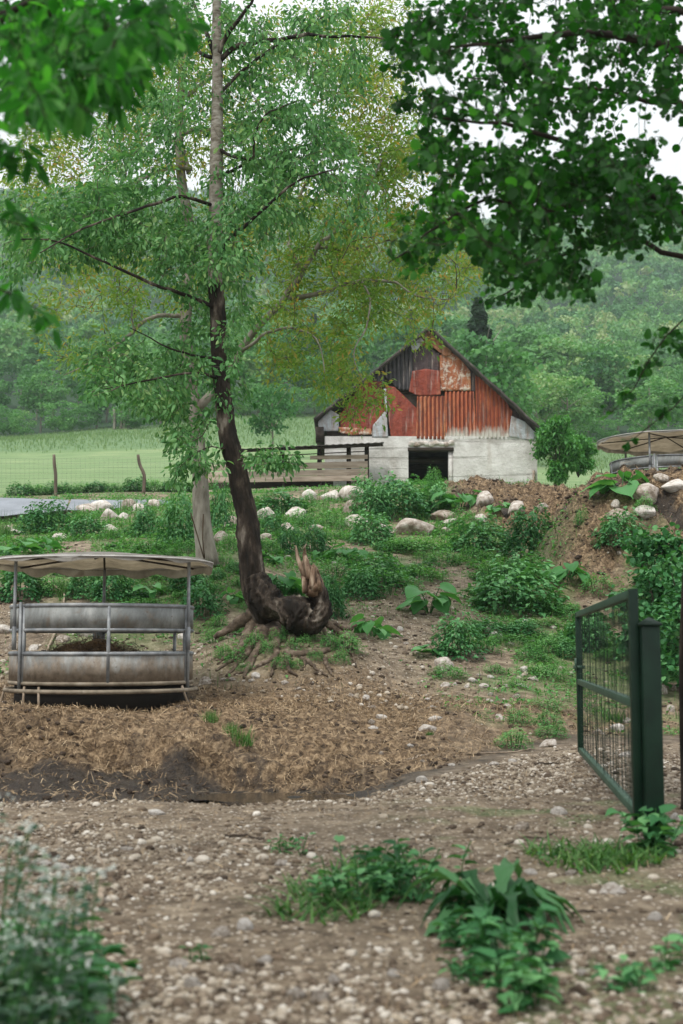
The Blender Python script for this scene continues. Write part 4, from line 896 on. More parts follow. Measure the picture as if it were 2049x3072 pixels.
def feeder(loc, label, a_off=-46.0, S=1.0):
    f = empty('round_bale_feeder', loc, label, 'feeder', 'round covered bale feeders', scale=(S, S, S))
    Z = dict(bot=.15, bot2=.235, p0=.25, p1=.545, r2=.56, r3=.82, p2=.84, p3=1.08, top=1.09)
    for k in range(3):
        a0 = a_off + 120 * k + 1.5; a1 = a0 + 117; am = a_off + 120 * k + 60
        R = 1.05 if k == 0 else 1.04
        M('side_panel', [panel(R + .010, Z['p0'], Z['p1'], a0, a1)], MAT['galv'], f)
        M('side_panel', [panel(R + .010, Z['p2'], Z['p3'], a0, a1)], MAT['galv'], f)
        for z, r, m in ((Z['bot2'], .024, 'muddy_tube'), (Z['r2'], .024, 'galv_tube'), (Z['r3'], .021, 'galv_tube'), (Z['top'], .024, 'galv_tube')):
            M('rail', [ring(R, z, r, a0, a1, 30)], MAT[m], f, True)
        for a in (a0 + .6, am, a1 - .6):
            t = math.radians(a); M('upright', [tube(np.array([[R * math.sin(t), -R * math.cos(t), Z['bot2']], [R * math.sin(t), -R * math.cos(t), Z['top']]]), .021, 8)], MAT['galv_tube'], f, True)
        t = math.radians(a_off + 120 * k); Ro = 1.075
        M('joint_post', [tube(np.array([[Ro * math.sin(t), -Ro * math.cos(t), .12], [Ro * math.sin(t), -Ro * math.cos(t), 1.13]]), .02, 8)], MAT['galv_tube'], f, True)
        t = math.radians(a_off + 120 * k - 4); Ro = 1.11
        M('roof_post', [tube(np.array([[Ro * math.sin(t), -Ro * math.cos(t), .62], [Ro * math.sin(t), -Ro * math.cos(t), 1.62]]), .019, 8),
                        tube(np.array([[Ro * math.sin(t), -Ro * math.cos(t), .60], [Ro * math.sin(t), -Ro * math.cos(t), .86]]), .026, 8)], MAT['galv_tube'], f, True)
        # rafters under the canvas
        M('roof_strut', [tube(np.array([[Ro * math.sin(t), -Ro * math.cos(t), 1.60], [0, 0, 1.72]]), .014, 6)], MAT['dark_wood'], f)
        t2 = math.radians(a_off + 120 * k + 52)
        M('roof_strut', [tube(np.array([[1.2 * math.sin(t2), -1.2 * math.cos(t2), 1.585], [0, 0, 1.71]]), .012, 6)], MAT['dark_wood'], f)
    M('base_ring', [ring(1.09, Z['bot'], .024, 0, 360, 70)], MAT['muddy_tube'], f, True)
    for a in (-40, -28, 66, 140, 220, 285):
        t = math.radians(a); M('foot', [tube(np.array([[1.08 * math.sin(t), -1.08 * math.cos(t), .2], [1.14 * math.sin(t + .05), -1.14 * math.cos(t + .05), -.03]]), .014, 6)], MAT['stick'], f)
    # sagging canvas: a shallow cone with a soft scalloped hem
    nr_, na = 18, 120
    rr = np.linspace(0, 1.27, nr_); aa = np.linspace(0, 2 * PI, na, endpoint=False)
    RR, AA = np.meshgrid(rr, aa, indexing='ij')
    z = 1.745 - .13 * (RR / 1.27) ** 1.3 + .018 * np.sin(AA * 12) * (RR / 1.27) ** 2 + .05 * fbm(RR * 2.5, AA * 2, 3) * (RR / 1.27)
    xy = np.stack([RR * np.sin(AA), -RR * np.cos(AA)], -1)
    V = [np.concatenate([xy, z[..., None]], -1).reshape(-1, 3)]
    farw = .25 + .75 * sstep(.2, -.4, np.cos(aa))
    hem = np.stack([1.275 * np.sin(aa), -1.275 * np.cos(aa), z[-1] - .02 - farw * (.05 + .035 * np.abs(np.sin(aa * 9)) + .05 * np.maximum(0, fbm(aa * 3, aa * 0 + 2, 3) * 2))], 1)
    hem2 = np.stack([1.262 * np.sin(aa), -1.262 * np.cos(aa), hem[:, 2] - .003], 1)
    V = np.concatenate(V + [hem, hem2]); i = np.arange(nr_)[:, None] * na; j = np.arange(na)[None]; j2 = (j + 1) % na
    Fq = np.stack([i + j, i + na + j, i + na + j2, i + j2], -1).reshape(-1, 4)
    M('canopy', [(V, [Fq], {})], MAT['canvas'], f, True)
    M('canopy_rim', [ring(1.275, 1.612, .009, 0, 360, 90)], MAT['rim_pale'], f, True)
    M('shade_skirt', [panel(.985, -.06, .24, 0, 360, 60)], MAT['dark'], f)  # dark cylinder added to blacken the gap under the lower ring
    return f
FX, FY = (311 - 1024.5) / F * 15.0, 15.0
fz = -.66
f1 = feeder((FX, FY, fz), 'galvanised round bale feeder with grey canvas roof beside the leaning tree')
# second feeder: copy every part
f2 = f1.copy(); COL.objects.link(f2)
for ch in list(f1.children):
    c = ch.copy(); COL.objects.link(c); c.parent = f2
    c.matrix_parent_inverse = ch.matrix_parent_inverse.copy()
q = P(2012, 1386, 27.6); s2 = 1.18
f2.location = (q[0], 27.9, q[2] - 1.09 * .92 + .02); f2.scale = (s2, s2, .92); f2.rotation_euler = (0, 0, math.radians(20))
f2['label'] = 'round bale feeder with cream canvas roof standing above the dung bank'
# hay left inside, its low bulk widened to block light under the ring
V, Fq = ico(4)
hz_ = 1 + .3 * fbm(V[:, 0] * 3, V[:, 1] * 3 + V[:, 2] * 2, 4)
o = ob('hay_heap', mesh('hay_heap', V * hz_[:, None] * np.where((V[:, 2] > .25)[:, None], [.80, .62, .58], [.9, .9, .3]), [Fq], True), MAT['hay'], None, (FX - .05, FY, fz + .1)); tag(o, 'last brown hay heaped inside the near round bale feeder', 'hay')
n = 2600; a = rng.random(n) * 2 * PI; r = np.sqrt(rng.random(n)) * .7
pos = np.stack([FX - .1 + r * np.cos(a), FY + r * np.sin(a) * .75, fz + .22 + .42 * np.sqrt(np.maximum(0, 1 - (r / .75) ** 2)) + .05 * rng.normal(size=n)], 1)
v = inst(STRAND, pos, frames(unit(n) * [1, 1, .5], unit(n)), np.stack([rng.uniform(.08, .2, n), np.full(n, .006), np.full(n, .03)], 1), rng.random(n) * .6)
hs = M('loose_strands', [v], MAT['old_straw'], o); hs.location = (-o.location[0], -o.location[1], -o.location[2])
print('feeders', time.time() - T0)

# ------------------------------------------------------------------ green gate and posts
def bar(a, b, wx, wz, mat, name, par):
    """square bar from a to b"""
    a = np.array(a, float); b = np.array(b, float); t = (b - a) / np.linalg.norm(b - a)
    ref = np.array([0, 0, 1.]) if abs(t[2]) < .9 else np.array([0, 1., 0])
    s = np.cross(t, ref); s /= np.linalg.norm(s); u = np.cross(s, t)
    V = np.array([p + s * wx / 2 * i + u * wz / 2 * j for p in (a, b) for i, j in ((-1, -1), (1, -1), (1, 1), (-1, 1))])
    Fq = np.array([[0, 1, 2, 3], [7, 6, 5, 4], [1, 0, 4, 5], [2, 1, 5, 6], [3, 2, 6, 7], [0, 3, 7, 4]])
    return K(M(name, [(V, [Fq], {})], MAT[mat], par, bevel=.004))
dn = 7.35; NA = P(1908, 1774, dn); NBt = P(1918, 2458, dn)
xn = P(1902, 1934, dn)[0]; df = 12.1; xf = P(1736, 1934, df)[0]
zt1 = (P(1900, 1782, dn)[2]); zb1 = P(1915, 2436, dn)[2]; zm1 = P(1905, 2110, dn)[2]
ztf = P(1734, 1844, df)[2]; zmf = P(1740, 2045, df)[2]; zbf = P(1748, 2250, df)[2]
gate = empty('mesh_gate', (xn, dn, zb1), 'open green metal gate with wire mesh between its bars', 'gate')
bar((xn, dn, zb1 - .06), (xn, dn, zt1 + .03), .05, .05, 'green_paint', 'gate_upright', gate)
bar((xf, df, zbf - .02), (xf, df, ztf + .02), .05, .05, 'green_paint', 'gate_upright', gate)
bar((xn, dn + .03, zt1), (xf, df - .03, ztf), .05, .05, 'green_worn', 'gate_bar', gate)
bar((xn, dn + .03, zm1), (xf, df - .03, zmf), .05, .05, 'green_worn', 'gate_bar', gate)
bar((xn, dn + .03, zb1), (xf, df - .03, zbf), .05, .05, 'green_worn', 'gate_bar', gate)
wires = []
A0, A1 = np.array([xn, dn + .06, 0]), np.array([xf, df - .05, 0])
for k in range(1, 80):
    t = k / 80; p = A0 + (A1 - A0) * t; zt_, zb_ = zt1 + (ztf - zt1) * t - .03, zb1 + (zbf - zb1) * t + .03
    jit = rng.normal(size=2) * .01
    wires.append(tube(np.array([[p[0] + jit[0], p[1], zb_], [p[0] + jit[1], p[1], zt_]]), .0015, 3, False))
for k in range(1, 16):
    s = k / 16
    pp = np.array([A0 + (A1 - A0) * t + np.array([.006 * math.sin(t * 20 + k), 0, zb1 + (zbf - zb1) * t + s * ((zt1 + (ztf - zt1) * t) - (zb1 + (zbf - zb1) * t))]) for t in np.linspace(0, 1, 14)])
    wires.append(tube(pp, .0015, 3, False))
K(M('wire_mesh', wires, MAT['green_paint'], gate))
K(M('latch', [box(xf - .05, xf + .05, df - .03, df + .03, zmf + .12, zmf + .15), tube(np.array([[xf - .04, df - .04, zmf + .10], [xf - .04, df - .04, zmf + .22]]), .01, 8)], MAT['green_worn'], gate))
gx, gy = P(1958, 2300, 7.3)[0], 7.3
gz0 = float(hgt(gx, gy)); gz1 = P(1955, 1878, 7.3)[2]
gp = empty('gate_post', (gx, gy, gz0), 'square dark green metal post with pyramid cap carrying the gate', 'post')
bar((gx, gy, gz0 - .1), (gx, gy, gz1), .10, .10, 'green_paint', 'shaft', gp)
hw = .062; cz = gz1 + .001
V = np.array([[gx - hw, gy - hw, cz], [gx + hw, gy - hw, cz], [gx + hw, gy + hw, cz], [gx - hw, gy + hw, cz], [gx - hw, gy - hw, cz + .012], [gx + hw, gy - hw, cz + .012], [gx + hw, gy + hw, cz + .012], [gx - hw, gy + hw, cz + .012], [gx, gy, cz + .05]])
K(M('cap', [(V, [np.array([[3, 2, 1, 0], [0, 1, 5, 4], [1, 2, 6, 5], [2, 3, 7, 6], [3, 0, 4, 7]]), np.array([[4, 5, 8], [5, 6, 8], [6, 7, 8], [7, 4, 8]])], {})], MAT['green_paint'], gp))
for Yh in (1940, 2330):
    zz = P(1930, Yh, 7.3)[2]; K(M('hinge', [tube(np.array([[xn + .02, dn, zz - .04], [xn + .02, dn, zz + .04]]), .018, 8), box(xn + .02, gx - .04, dn - .012, dn + .012, zz - .015, zz + .015)], MAT['green_paint'], gp))
print('gate', time.time() - T0)

# ------------------------------------------------------------------ field fence, sheets
fe = empty('wire_fence', WP(165, 1497, 44), 'old wooden posts strung with fine wire at the meadow edge', 'fence')
for X0, Y0, X1, Y1, X2, Y2 in ((166, 1500, 167, 1430, 162, 1364), (429, 1503, 428, 1430, 414, 1364), (-260, 1500, -262, 1430, -262, 1366)):
    w = [P(X0, Y0, 44), P(X1 + (5 if X0 == 429 else 0), Y1, 44), P(X2 + (4 if X0 == 429 else 1), 1390, 44), P(X2, Y2, 44)]
    K(M('post', [tube(smooth_path(w, 12), np.linspace(.06, .05, 12), 8, True, .2)], MAT['post_wood'], fe, True))
wires = []
for Y in np.linspace(1375, 1492, 9): wires.append(tube(np.array([P(X, Y + 2 * math.sin(X * .012), 44) for X in np.linspace(-262, 620, 12)]), .0028, 3, False))
for X in np.arange(-262, 620, 14): wires.append(tube(np.array([P(X, 1375, 44), P(X, 1494, 44)]), .002, 3, False))
K(M('wire_mesh', wires, MAT['wire'], fe))
def tarp(c, name, mat, label):
    (aX, aY, ad), (bX, bY, bd), (cX, cY, cd_), (dX, dY, dd_) = c        # near-left, near-right, far-right, far-left
    q = [P(aX, aY, ad), P(bX, bY, bd), P(cX, cY, cd_), P(dX, dY, dd_)]; n = 26
    u, v = np.meshgrid(np.linspace(0, 1, n), np.linspace(0, 1, n), indexing='ij')
    S = (q[0][None, None] * ((1 - u) * (1 - v))[..., None] + q[1] * (u * (1 - v))[..., None] + q[2] * (u * v)[..., None] + q[3] * ((1 - u) * v)[..., None])
    S[..., 2] += .07 * fbm(u * 4 + aX, v * 3, 3); S[..., 2] = S[..., 2]
    i = np.arange(n - 1)[:, None] * n; j = np.arange(n - 1)[None]
    Fq = np.stack([i + j, i + n + j, i + n + j + 1, i + j + 1], -1).reshape(-1, 4)
    V = S.reshape(-1, 3); V2 = V - [0, 0, .012]
    o = ob(name, mesh(name, np.concatenate([V, V2]), [Fq, Fq[:, ::-1] + len(V)], True), MAT[mat]); tag(o, label, 'plastic sheet', 'sheets laid along the top of the stony bank')
tarp([(-140, 1560, 38.0), (196, 1532, 38.4), (207, 1498, 41.0), (-140, 1488, 41.0)], 'plastic_sheet', 'tarp', 'larger creased grey sheet at the outer end of the stony bank')
tarp([(200, 1532, 38.4), (492, 1514, 39.0), (496, 1501, 41.0), (214, 1499, 41.0)], 'plastic_sheet', 'tarp', 'narrow grey sheet lying behind the pale boulders on the bank')
tarp([(499, 1513, 39.0), (518, 1512, 39.0), (524, 1503, 40.8), (500, 1502, 40.8)], 'plastic_sheet', 'tarp_blue', 'small blue sheet next to the smooth grey tree trunk')

# ------------------------------------------------------------------ labels by neighbourhood
LM = [(1285, 1420, 'the barn doorway'), (1480, 1420, 'the white barn wall'), (860, 1470, 'the plank pen'), (620, 1600, 'the grey tree trunk'), (740, 1640, 'the leaning trunk'), (900, 1860, 'the snapped limb'),
      (300, 1790, 'the bale feeder roof'), (300, 2040, 'the bale feeder base'), (600, 1960, 'the feeder roof post'), (350, 1515, 'the narrow grey sheet'), (90, 1520, 'the creased grey sheet'), (1291, 1800, 'the large burdock'),
      (1540, 1780, 'the broad nettle clump'), (1335, 1993, 'the big white rock'), (1640, 1500, 'the dung bank'), (1960, 1390, 'the cream feeder roof'), (1735, 2040, 'the far gate upright'), (1830, 2330, "the gate's lowest bar"), (1955, 2150, 'the green gate post'),
      (1237, 1590, 'the long pale boulder'), (770, 2010, 'the exposed roots'), (830, 2365, 'the puddle'), (1500, 2650, 'the dark dock plant'), (1120, 1900, 'the leafy burdock by the path'), (100, 2750, 'the white-flowered plant'), (1375, 1960, 'the round weed clump'), (1874, 1450, 'the butterbur on the bank top'), (1061, 1492, 'the round boulder by the pen'), (1500, 2265, 'the long thin stick'), (675, 2190, 'the green tufts in the straw')]
SEEN = {}
def near_label(adj, noun, X, Y, prep='stone'):
    ds = sorted(((math.hypot(X - a, (Y - b) * 1.3), a, b, t) for a, b, t in LM if t.split()[-1] not in noun or True), key=lambda e: e[0])
    ds = [d for d in ds if d[0] > 12]
    def rel(e):
        d, a, b, t = e
        if abs(Y - b) * 1.1 > abs(X - a): w = 'in front of' if Y > b else 'beyond'
        else: w = 'left of' if X < a else 'right of'
        return ('just ' if d < 70 else 'well ' if d > 190 else '') + w + ' ' + t
    c = [f'{adj} {noun} {rel(ds[0])}', f'{adj} {noun} {rel(ds[1])}', f'{adj} {noun} between {ds[0][3]} and {ds[1][3]}', f'{adj} {noun} {rel(ds[2])}', f'{adj} {noun} between {ds[0][3]} and {ds[2][3]}', f'{adj} {noun} between {ds[1][3]} and {ds[2][3]}', f'{adj} {noun} {rel(ds[3])}', f'{adj} {noun} {rel(ds[4])}', f'{adj} {noun} {rel(ds[5])}', f'{adj} {noun} between {ds[0][3]} and {ds[3][3]}']
    for t in c:
        if t not in SEEN and len(t.split()) <= 16: SEEN[t] = 1; return t
    return c[0]

# ------------------------------------------------------------------ rocks
RV = [rocks_v(s) for s in range(11, 19)]
RM = [mesh('rock', v, [f], False) for v, f in RV]
for m_i in RM: m_i.materials.append(MAT['limestone'])
ROCKS = [(260, 1532, 58, 30), (310, 1524, 54, 28), (329, 1553, 40, 32), (383, 1520, 34, 28), (415, 1530, 42, 22), (465, 1519, 40, 26), (287, 1578, 30, 24), (335, 1592, 30, 25), (367, 1554, 26, 20), (17, 1562, 44, 20), (30, 1588, 28, 14), (53, 1601, 38, 12), (180, 1612, 44, 16), (148, 1592, 22, 12), (317, 1637, 18, 9),
 (688, 1576, 36, 36), (659, 1622, 40, 36), (931, 1492, 36, 28), (994, 1492, 40, 30), (1061, 1492, 56, 46), (1063, 1530, 55, 36), (883, 1546, 58, 34), (803, 1553, 50, 36), (1072, 1572, 55, 38), (864, 1590, 34, 28), (956, 1590, 46, 18), (1151, 1595, 34, 28), (795, 1614, 26, 16), (692, 1695, 24, 14), (1004, 1689, 24, 12), (860, 1673, 26, 12), (1044, 1567, 20, 14),
 (1331, 1553, 65, 30), (1341, 1573, 48, 16), (1237, 1590, 90, 46), (1342, 1597, 24, 18), (1452, 1503, 46, 30), (1446, 1565, 40, 28), (1207, 1724, 22, 12), (1184, 1694, 24, 12), (1857, 1558, 68, 34), (1945, 1491, 72, 46), (2028, 1460, 56, 28), (1941, 1540, 46, 30), (1850, 1520, 22, 18), (1549, 1537, 46, 30), (1633, 1530, 32, 20), (1990, 1439, 36, 24), (1860, 1658, 18, 14),
 (1335, 1993, 62, 50), (1486, 1906, 54, 28), (1460, 1890, 22, 20), (1513, 1887, 20, 16), (1538, 1875, 36, 22), (1574, 1866, 26, 18), (1428, 1968, 34, 22), (1531, 1929, 26, 12), (1335, 2056, 32, 20), (1366, 2053, 14, 12), (1420, 2042, 28, 20), (1400, 2060, 20, 13), (1451, 2058, 36, 18), (1520, 2058, 22, 12), (1471, 2031, 22, 14), (1435, 2025, 18, 10), (1574, 2008, 28, 20), (1598, 2036, 32, 20), (1625, 1975, 20, 18), (1553, 2089, 26, 14), (1520, 2118, 32, 18), (1473, 2085, 20, 14), (1473, 2103, 26, 14), (1500, 2152, 30, 24), (1308, 2156, 44, 18), (1281, 2185, 56, 30), (1143, 2150, 32, 18), (1116, 2165, 22, 16), (1120, 2182, 32, 14), (1096, 2094, 26, 18), (1054, 2087, 18, 14), (1118, 2123, 22, 14), (1281, 2098, 20, 12), (1297, 2123, 26, 14), (1232, 2241, 18, 14), (1143, 2259, 16, 12), (1480, 2292, 34, 16), (1268, 2339, 40, 24), (1536, 2281, 26, 16), (1643, 2232, 62, 30), (1683, 2006, 26, 16), (1598, 1922, 20, 10), (1661, 1884, 22, 14), (1201, 1888, 30, 18), (1219, 1929, 18, 10), (1268, 2286, 16, 10), (1357, 2295, 20, 10), (1567, 2058, 40, 14),
 (1856, 2184, 50, 26), (1800, 2197, 38, 22), (1881, 2264, 44, 20), (1993, 2072, 26, 36), (2022, 2065, 26, 22), (2011, 2126, 30, 26), (1921, 2195, 24, 34), (1708, 2022, 28, 16), (1881, 2163, 28, 22), (2026, 2452, 30, 30),
 (768, 2028, 26, 24), (614, 2044, 40, 28), (670, 2041, 22, 12), (695, 2041, 28, 14), (754, 2041, 22, 12), (797, 2046, 16, 10), (857, 2048, 26, 14), (895, 2066, 20, 10), (18, 1888, 56, 30), (49, 1937, 58, 34), (98, 1942, 40, 20), (268, 1901, 80, 20), (192, 1915, 40, 30), (553, 1910, 44, 26),
 (472, 2440, 52, 20), (121, 2589, 58, 26), (182, 2602, 44, 24), (83, 2614, 40, 16), (733, 2777, 52, 46), (663, 2799, 64, 34), (383, 2547, 36, 14), (842, 2592, 44, 24), (567, 2582, 24, 24), (300, 2914, 40, 40), (210, 2825, 70, 40), (536, 2892, 66, 28), (700, 2908, 70, 34), (580, 2959, 58, 40), (790, 2885, 44, 34), (957, 3000, 66, 48), (893, 2987, 60, 40),
 (1836, 2672, 80, 36), (1595, 2619, 36, 20), (1682, 2435, 54, 28), (1562, 2478, 60, 28), (2030, 2806, 54, 28), (1743, 2926, 40, 22), (1181, 2926, 44, 28), (1401, 2873, 46, 30), (1455, 2890, 34, 24), (1709, 2619, 36, 18), (1970, 2752, 44, 30), (1004, 2946, 40, 48), (1321, 2960, 60, 36)]
for k, (X, Y, w_, h_) in enumerate(ROCKS):
    g = G(X, Y + h_ * .3); m_ = g[1] / F
    if Y < 1640: w_ *= 1.32; h_ *= 1.35
    W = w_ * m_; H = max(h_ * m_, W * .35)
    o = ob('rock', RM[k % 8], None, None, (g[0], g[1] + .1 * W, g[2] + H * (.26 if Y < 1640 else .12)), (rng.uniform(-.2, .2), rng.uniform(-.25, .25), rng.uniform(-.6, .6) + (PI if k % 3 == 0 else 0)), (W * .64, W * .6, H * .88))
    big = 'large' if W > .45 else 'mid-sized' if W > .2 else 'small' if W > .11 else 'fist-sized'
    lab = {(1335, 1993): 'big white rock with weeds round its foot on the trampled slope', (1237, 1590): 'long pale boulder, the widest stone of the bank', (1331, 1553): 'flat-topped squared pale block on the bank below the doorway',
           (1061, 1492): "round whitish boulder at the corner of the plank pen"}.get((X, Y)) or near_label(big, 'pale rock', X, Y)
    tag(o, lab, 'rock', 'pale limestone rocks scattered over the slope')
    if (X, Y) in ((210, 2825), (1321, 2960)): pass
print('rocks', time.time() - T0)

# ------------------------------------------------------------------ plants
def plant_nettle(seed, n=520, leaf=.085, fl=1.0):
    r = np.random.default_rng(seed)
    a = r.random(n) * 2 * PI; e = np.arccos(r.random(n) ** .8 * .98); rr = r.uniform(.55, 1.0, n) ** .5
    lump = 1 + .8 * fbm(np.cos(a) * 1.6 + seed, np.sin(a) * 1.6 + e * 1.3, 4) * 1.6
    pos = np.stack([.5 * rr * np.sin(e) * np.cos(a), .5 * rr * np.sin(e) * np.sin(a), rr * np.cos(e)], 1) * lump[:, None]
    pos[:, 2] = np.maximum(pos[:, 2], .02)
    ax = np.stack([np.cos(a), np.sin(a), r.uniform(-.8, .1, n)], 1) + r.normal(size=(n, 3)) * .45
    nr = np.stack([.35 * np.cos(a), .35 * np.sin(a), np.full(n, 1.)], 1) + r.normal(size=(n, 3)) * .3
    t = inst(LEAF_NET, pos, frames(ax, nr), np.stack([leaf * r.uniform(.6, 1.3, n)] * 3, 1), np.clip(.35 + .5 * rr * np.cos(e) + r.normal(size=n) * .2, 0, 1))
    return t
def stems(seed, n=26, top=.9):
    r = np.random.default_rng(seed); parts = []
    for _ in range(n):
        a = r.random() * 2 * PI; q = r.random() ** .5 * .38; h = r.uniform(.5, top)
        parts.append(tube(np.array([[q * .6 * math.cos(a), q * .6 * math.sin(a), -.05], [q * math.cos(a), q * math.sin(a), h]]), .006, 3, False))
    return parts
def big_leaf(seed):
    """one burdock leaf: stalk rising from the middle, heart-shaped ruffled blade"""
    r = np.random.default_rng(seed); nu, nv = 11, 9
    u, v = np.meshgrid(np.linspace(0, 1, nu), np.linspace(-1, 1, nv), indexing='ij')
    half = .42 * np.sin(np.clip(u * 1.08 + .06, 0, 1) * PI) ** .55 * (1.18 - .5 * u) + .02
    x = u - .10 * (np.abs(v) ** 1.5) * (1 - u) ** 2 * 1.5
    y = v * half
    z = .14 * np.abs(v) ** 1.2 * half / .3 * .6 - .42 * u ** 2 + .025 * np.sin(v * 7 + u * 9 + seed) * (np.abs(v) + .2)
    V = np.stack([x, y, z], -1).reshape(-1, 3); i = np.arange(nu - 1)[:, None] * nv; j = np.arange(nv - 1)[None]
    Fq = np.stack([i + j, i + nv + j, i + nv + j + 1, i + j + 1], -1).reshape(-1, 4)
    return V, [Fq]
BLV = [big_leaf(s) for s in range(4)]
def burdock_parts(seed, nleaf=11, narrow=1.0):
    r = np.random.default_rng(seed); leaves = []; stk = []
    for k in range(nleaf):
        a = k * 2.4 + r.random() * .8; el = r.uniform(.5, 1.25); L = r.uniform(.34, .54) * (1.1 if k > 3 else .75)
        dirv = np.array([math.cos(a) * math.cos(el), math.sin(a) * math.cos(el), math.sin(el)])
        h = r.uniform(.25, .62); tip = dirv * h; tip[2] = abs(tip[2])
        out = np.array([math.cos(a), math.sin(a), r.uniform(-.75, .35)])
        Rm = frames(out[None], np.array([[r.normal() * .25, r.normal() * .25, 1.]]))
        leaves.append(inst(BLV[k % 4], tip[None], Rm, np.array([[L, L * narrow, L]]), np.array([r.random()])))
        stk.append(tube(smooth_path([[0, 0, -.03], tip * .5 + [0, 0, .05], tip], 6), .009, 4, False))
    return leaves, stk
NET = [M_ for M_ in ()]
def mk(parts, name): V, Fl, at = cat_(parts); return mesh(name, V, Fl, False, at)
nettle_me = [mk([plant_nettle(s, 1300, .088)], 'leaves') for s in (1, 2, 3, 4)]
weed_me = [mk([plant_nettle(s, 1000, .062)], 'leaves') for s in (11, 12, 13)]
stem_me = [mk(stems(s), 'stems') for s in (1, 2)]
burd_me = []
for s in range(5):
    lv, st = burdock_parts(s, 12); burd_me.append((mk(lv, 'leaf'), mk(st, 'stalks'), lv))
for m_ in nettle_me: m_.materials.append(MAT['leaf_nettle'])
for m_ in weed_me: m_.materials.append(MAT['leaf_weed'])
for m_ in stem_me: m_.materials.append(MAT['leaf_weed'])
def grass_parts(seed, n=130, h=.35, sp=.16):
    r = np.random.default_rng(seed); a = r.random(n) * 2 * PI; q = r.random(n) ** .5 * sp
    pos = np.stack([q * np.cos(a), q * np.sin(a), np.full(n, -.02)], 1)
    R = rotz(r.random(n) * 2 * PI)
    return inst(BLADE, pos, R, np.stack([np.full(n, .010), h * r.uniform(.3, 1.2, n), h * r.uniform(.5, 1.1, n)], 1), r.random(n))
grass_me = [mk([grass_parts(s)], 'blades') for s in (1, 2, 3)]
for m_ in grass_me: m_.materials.append(MAT['grass'])
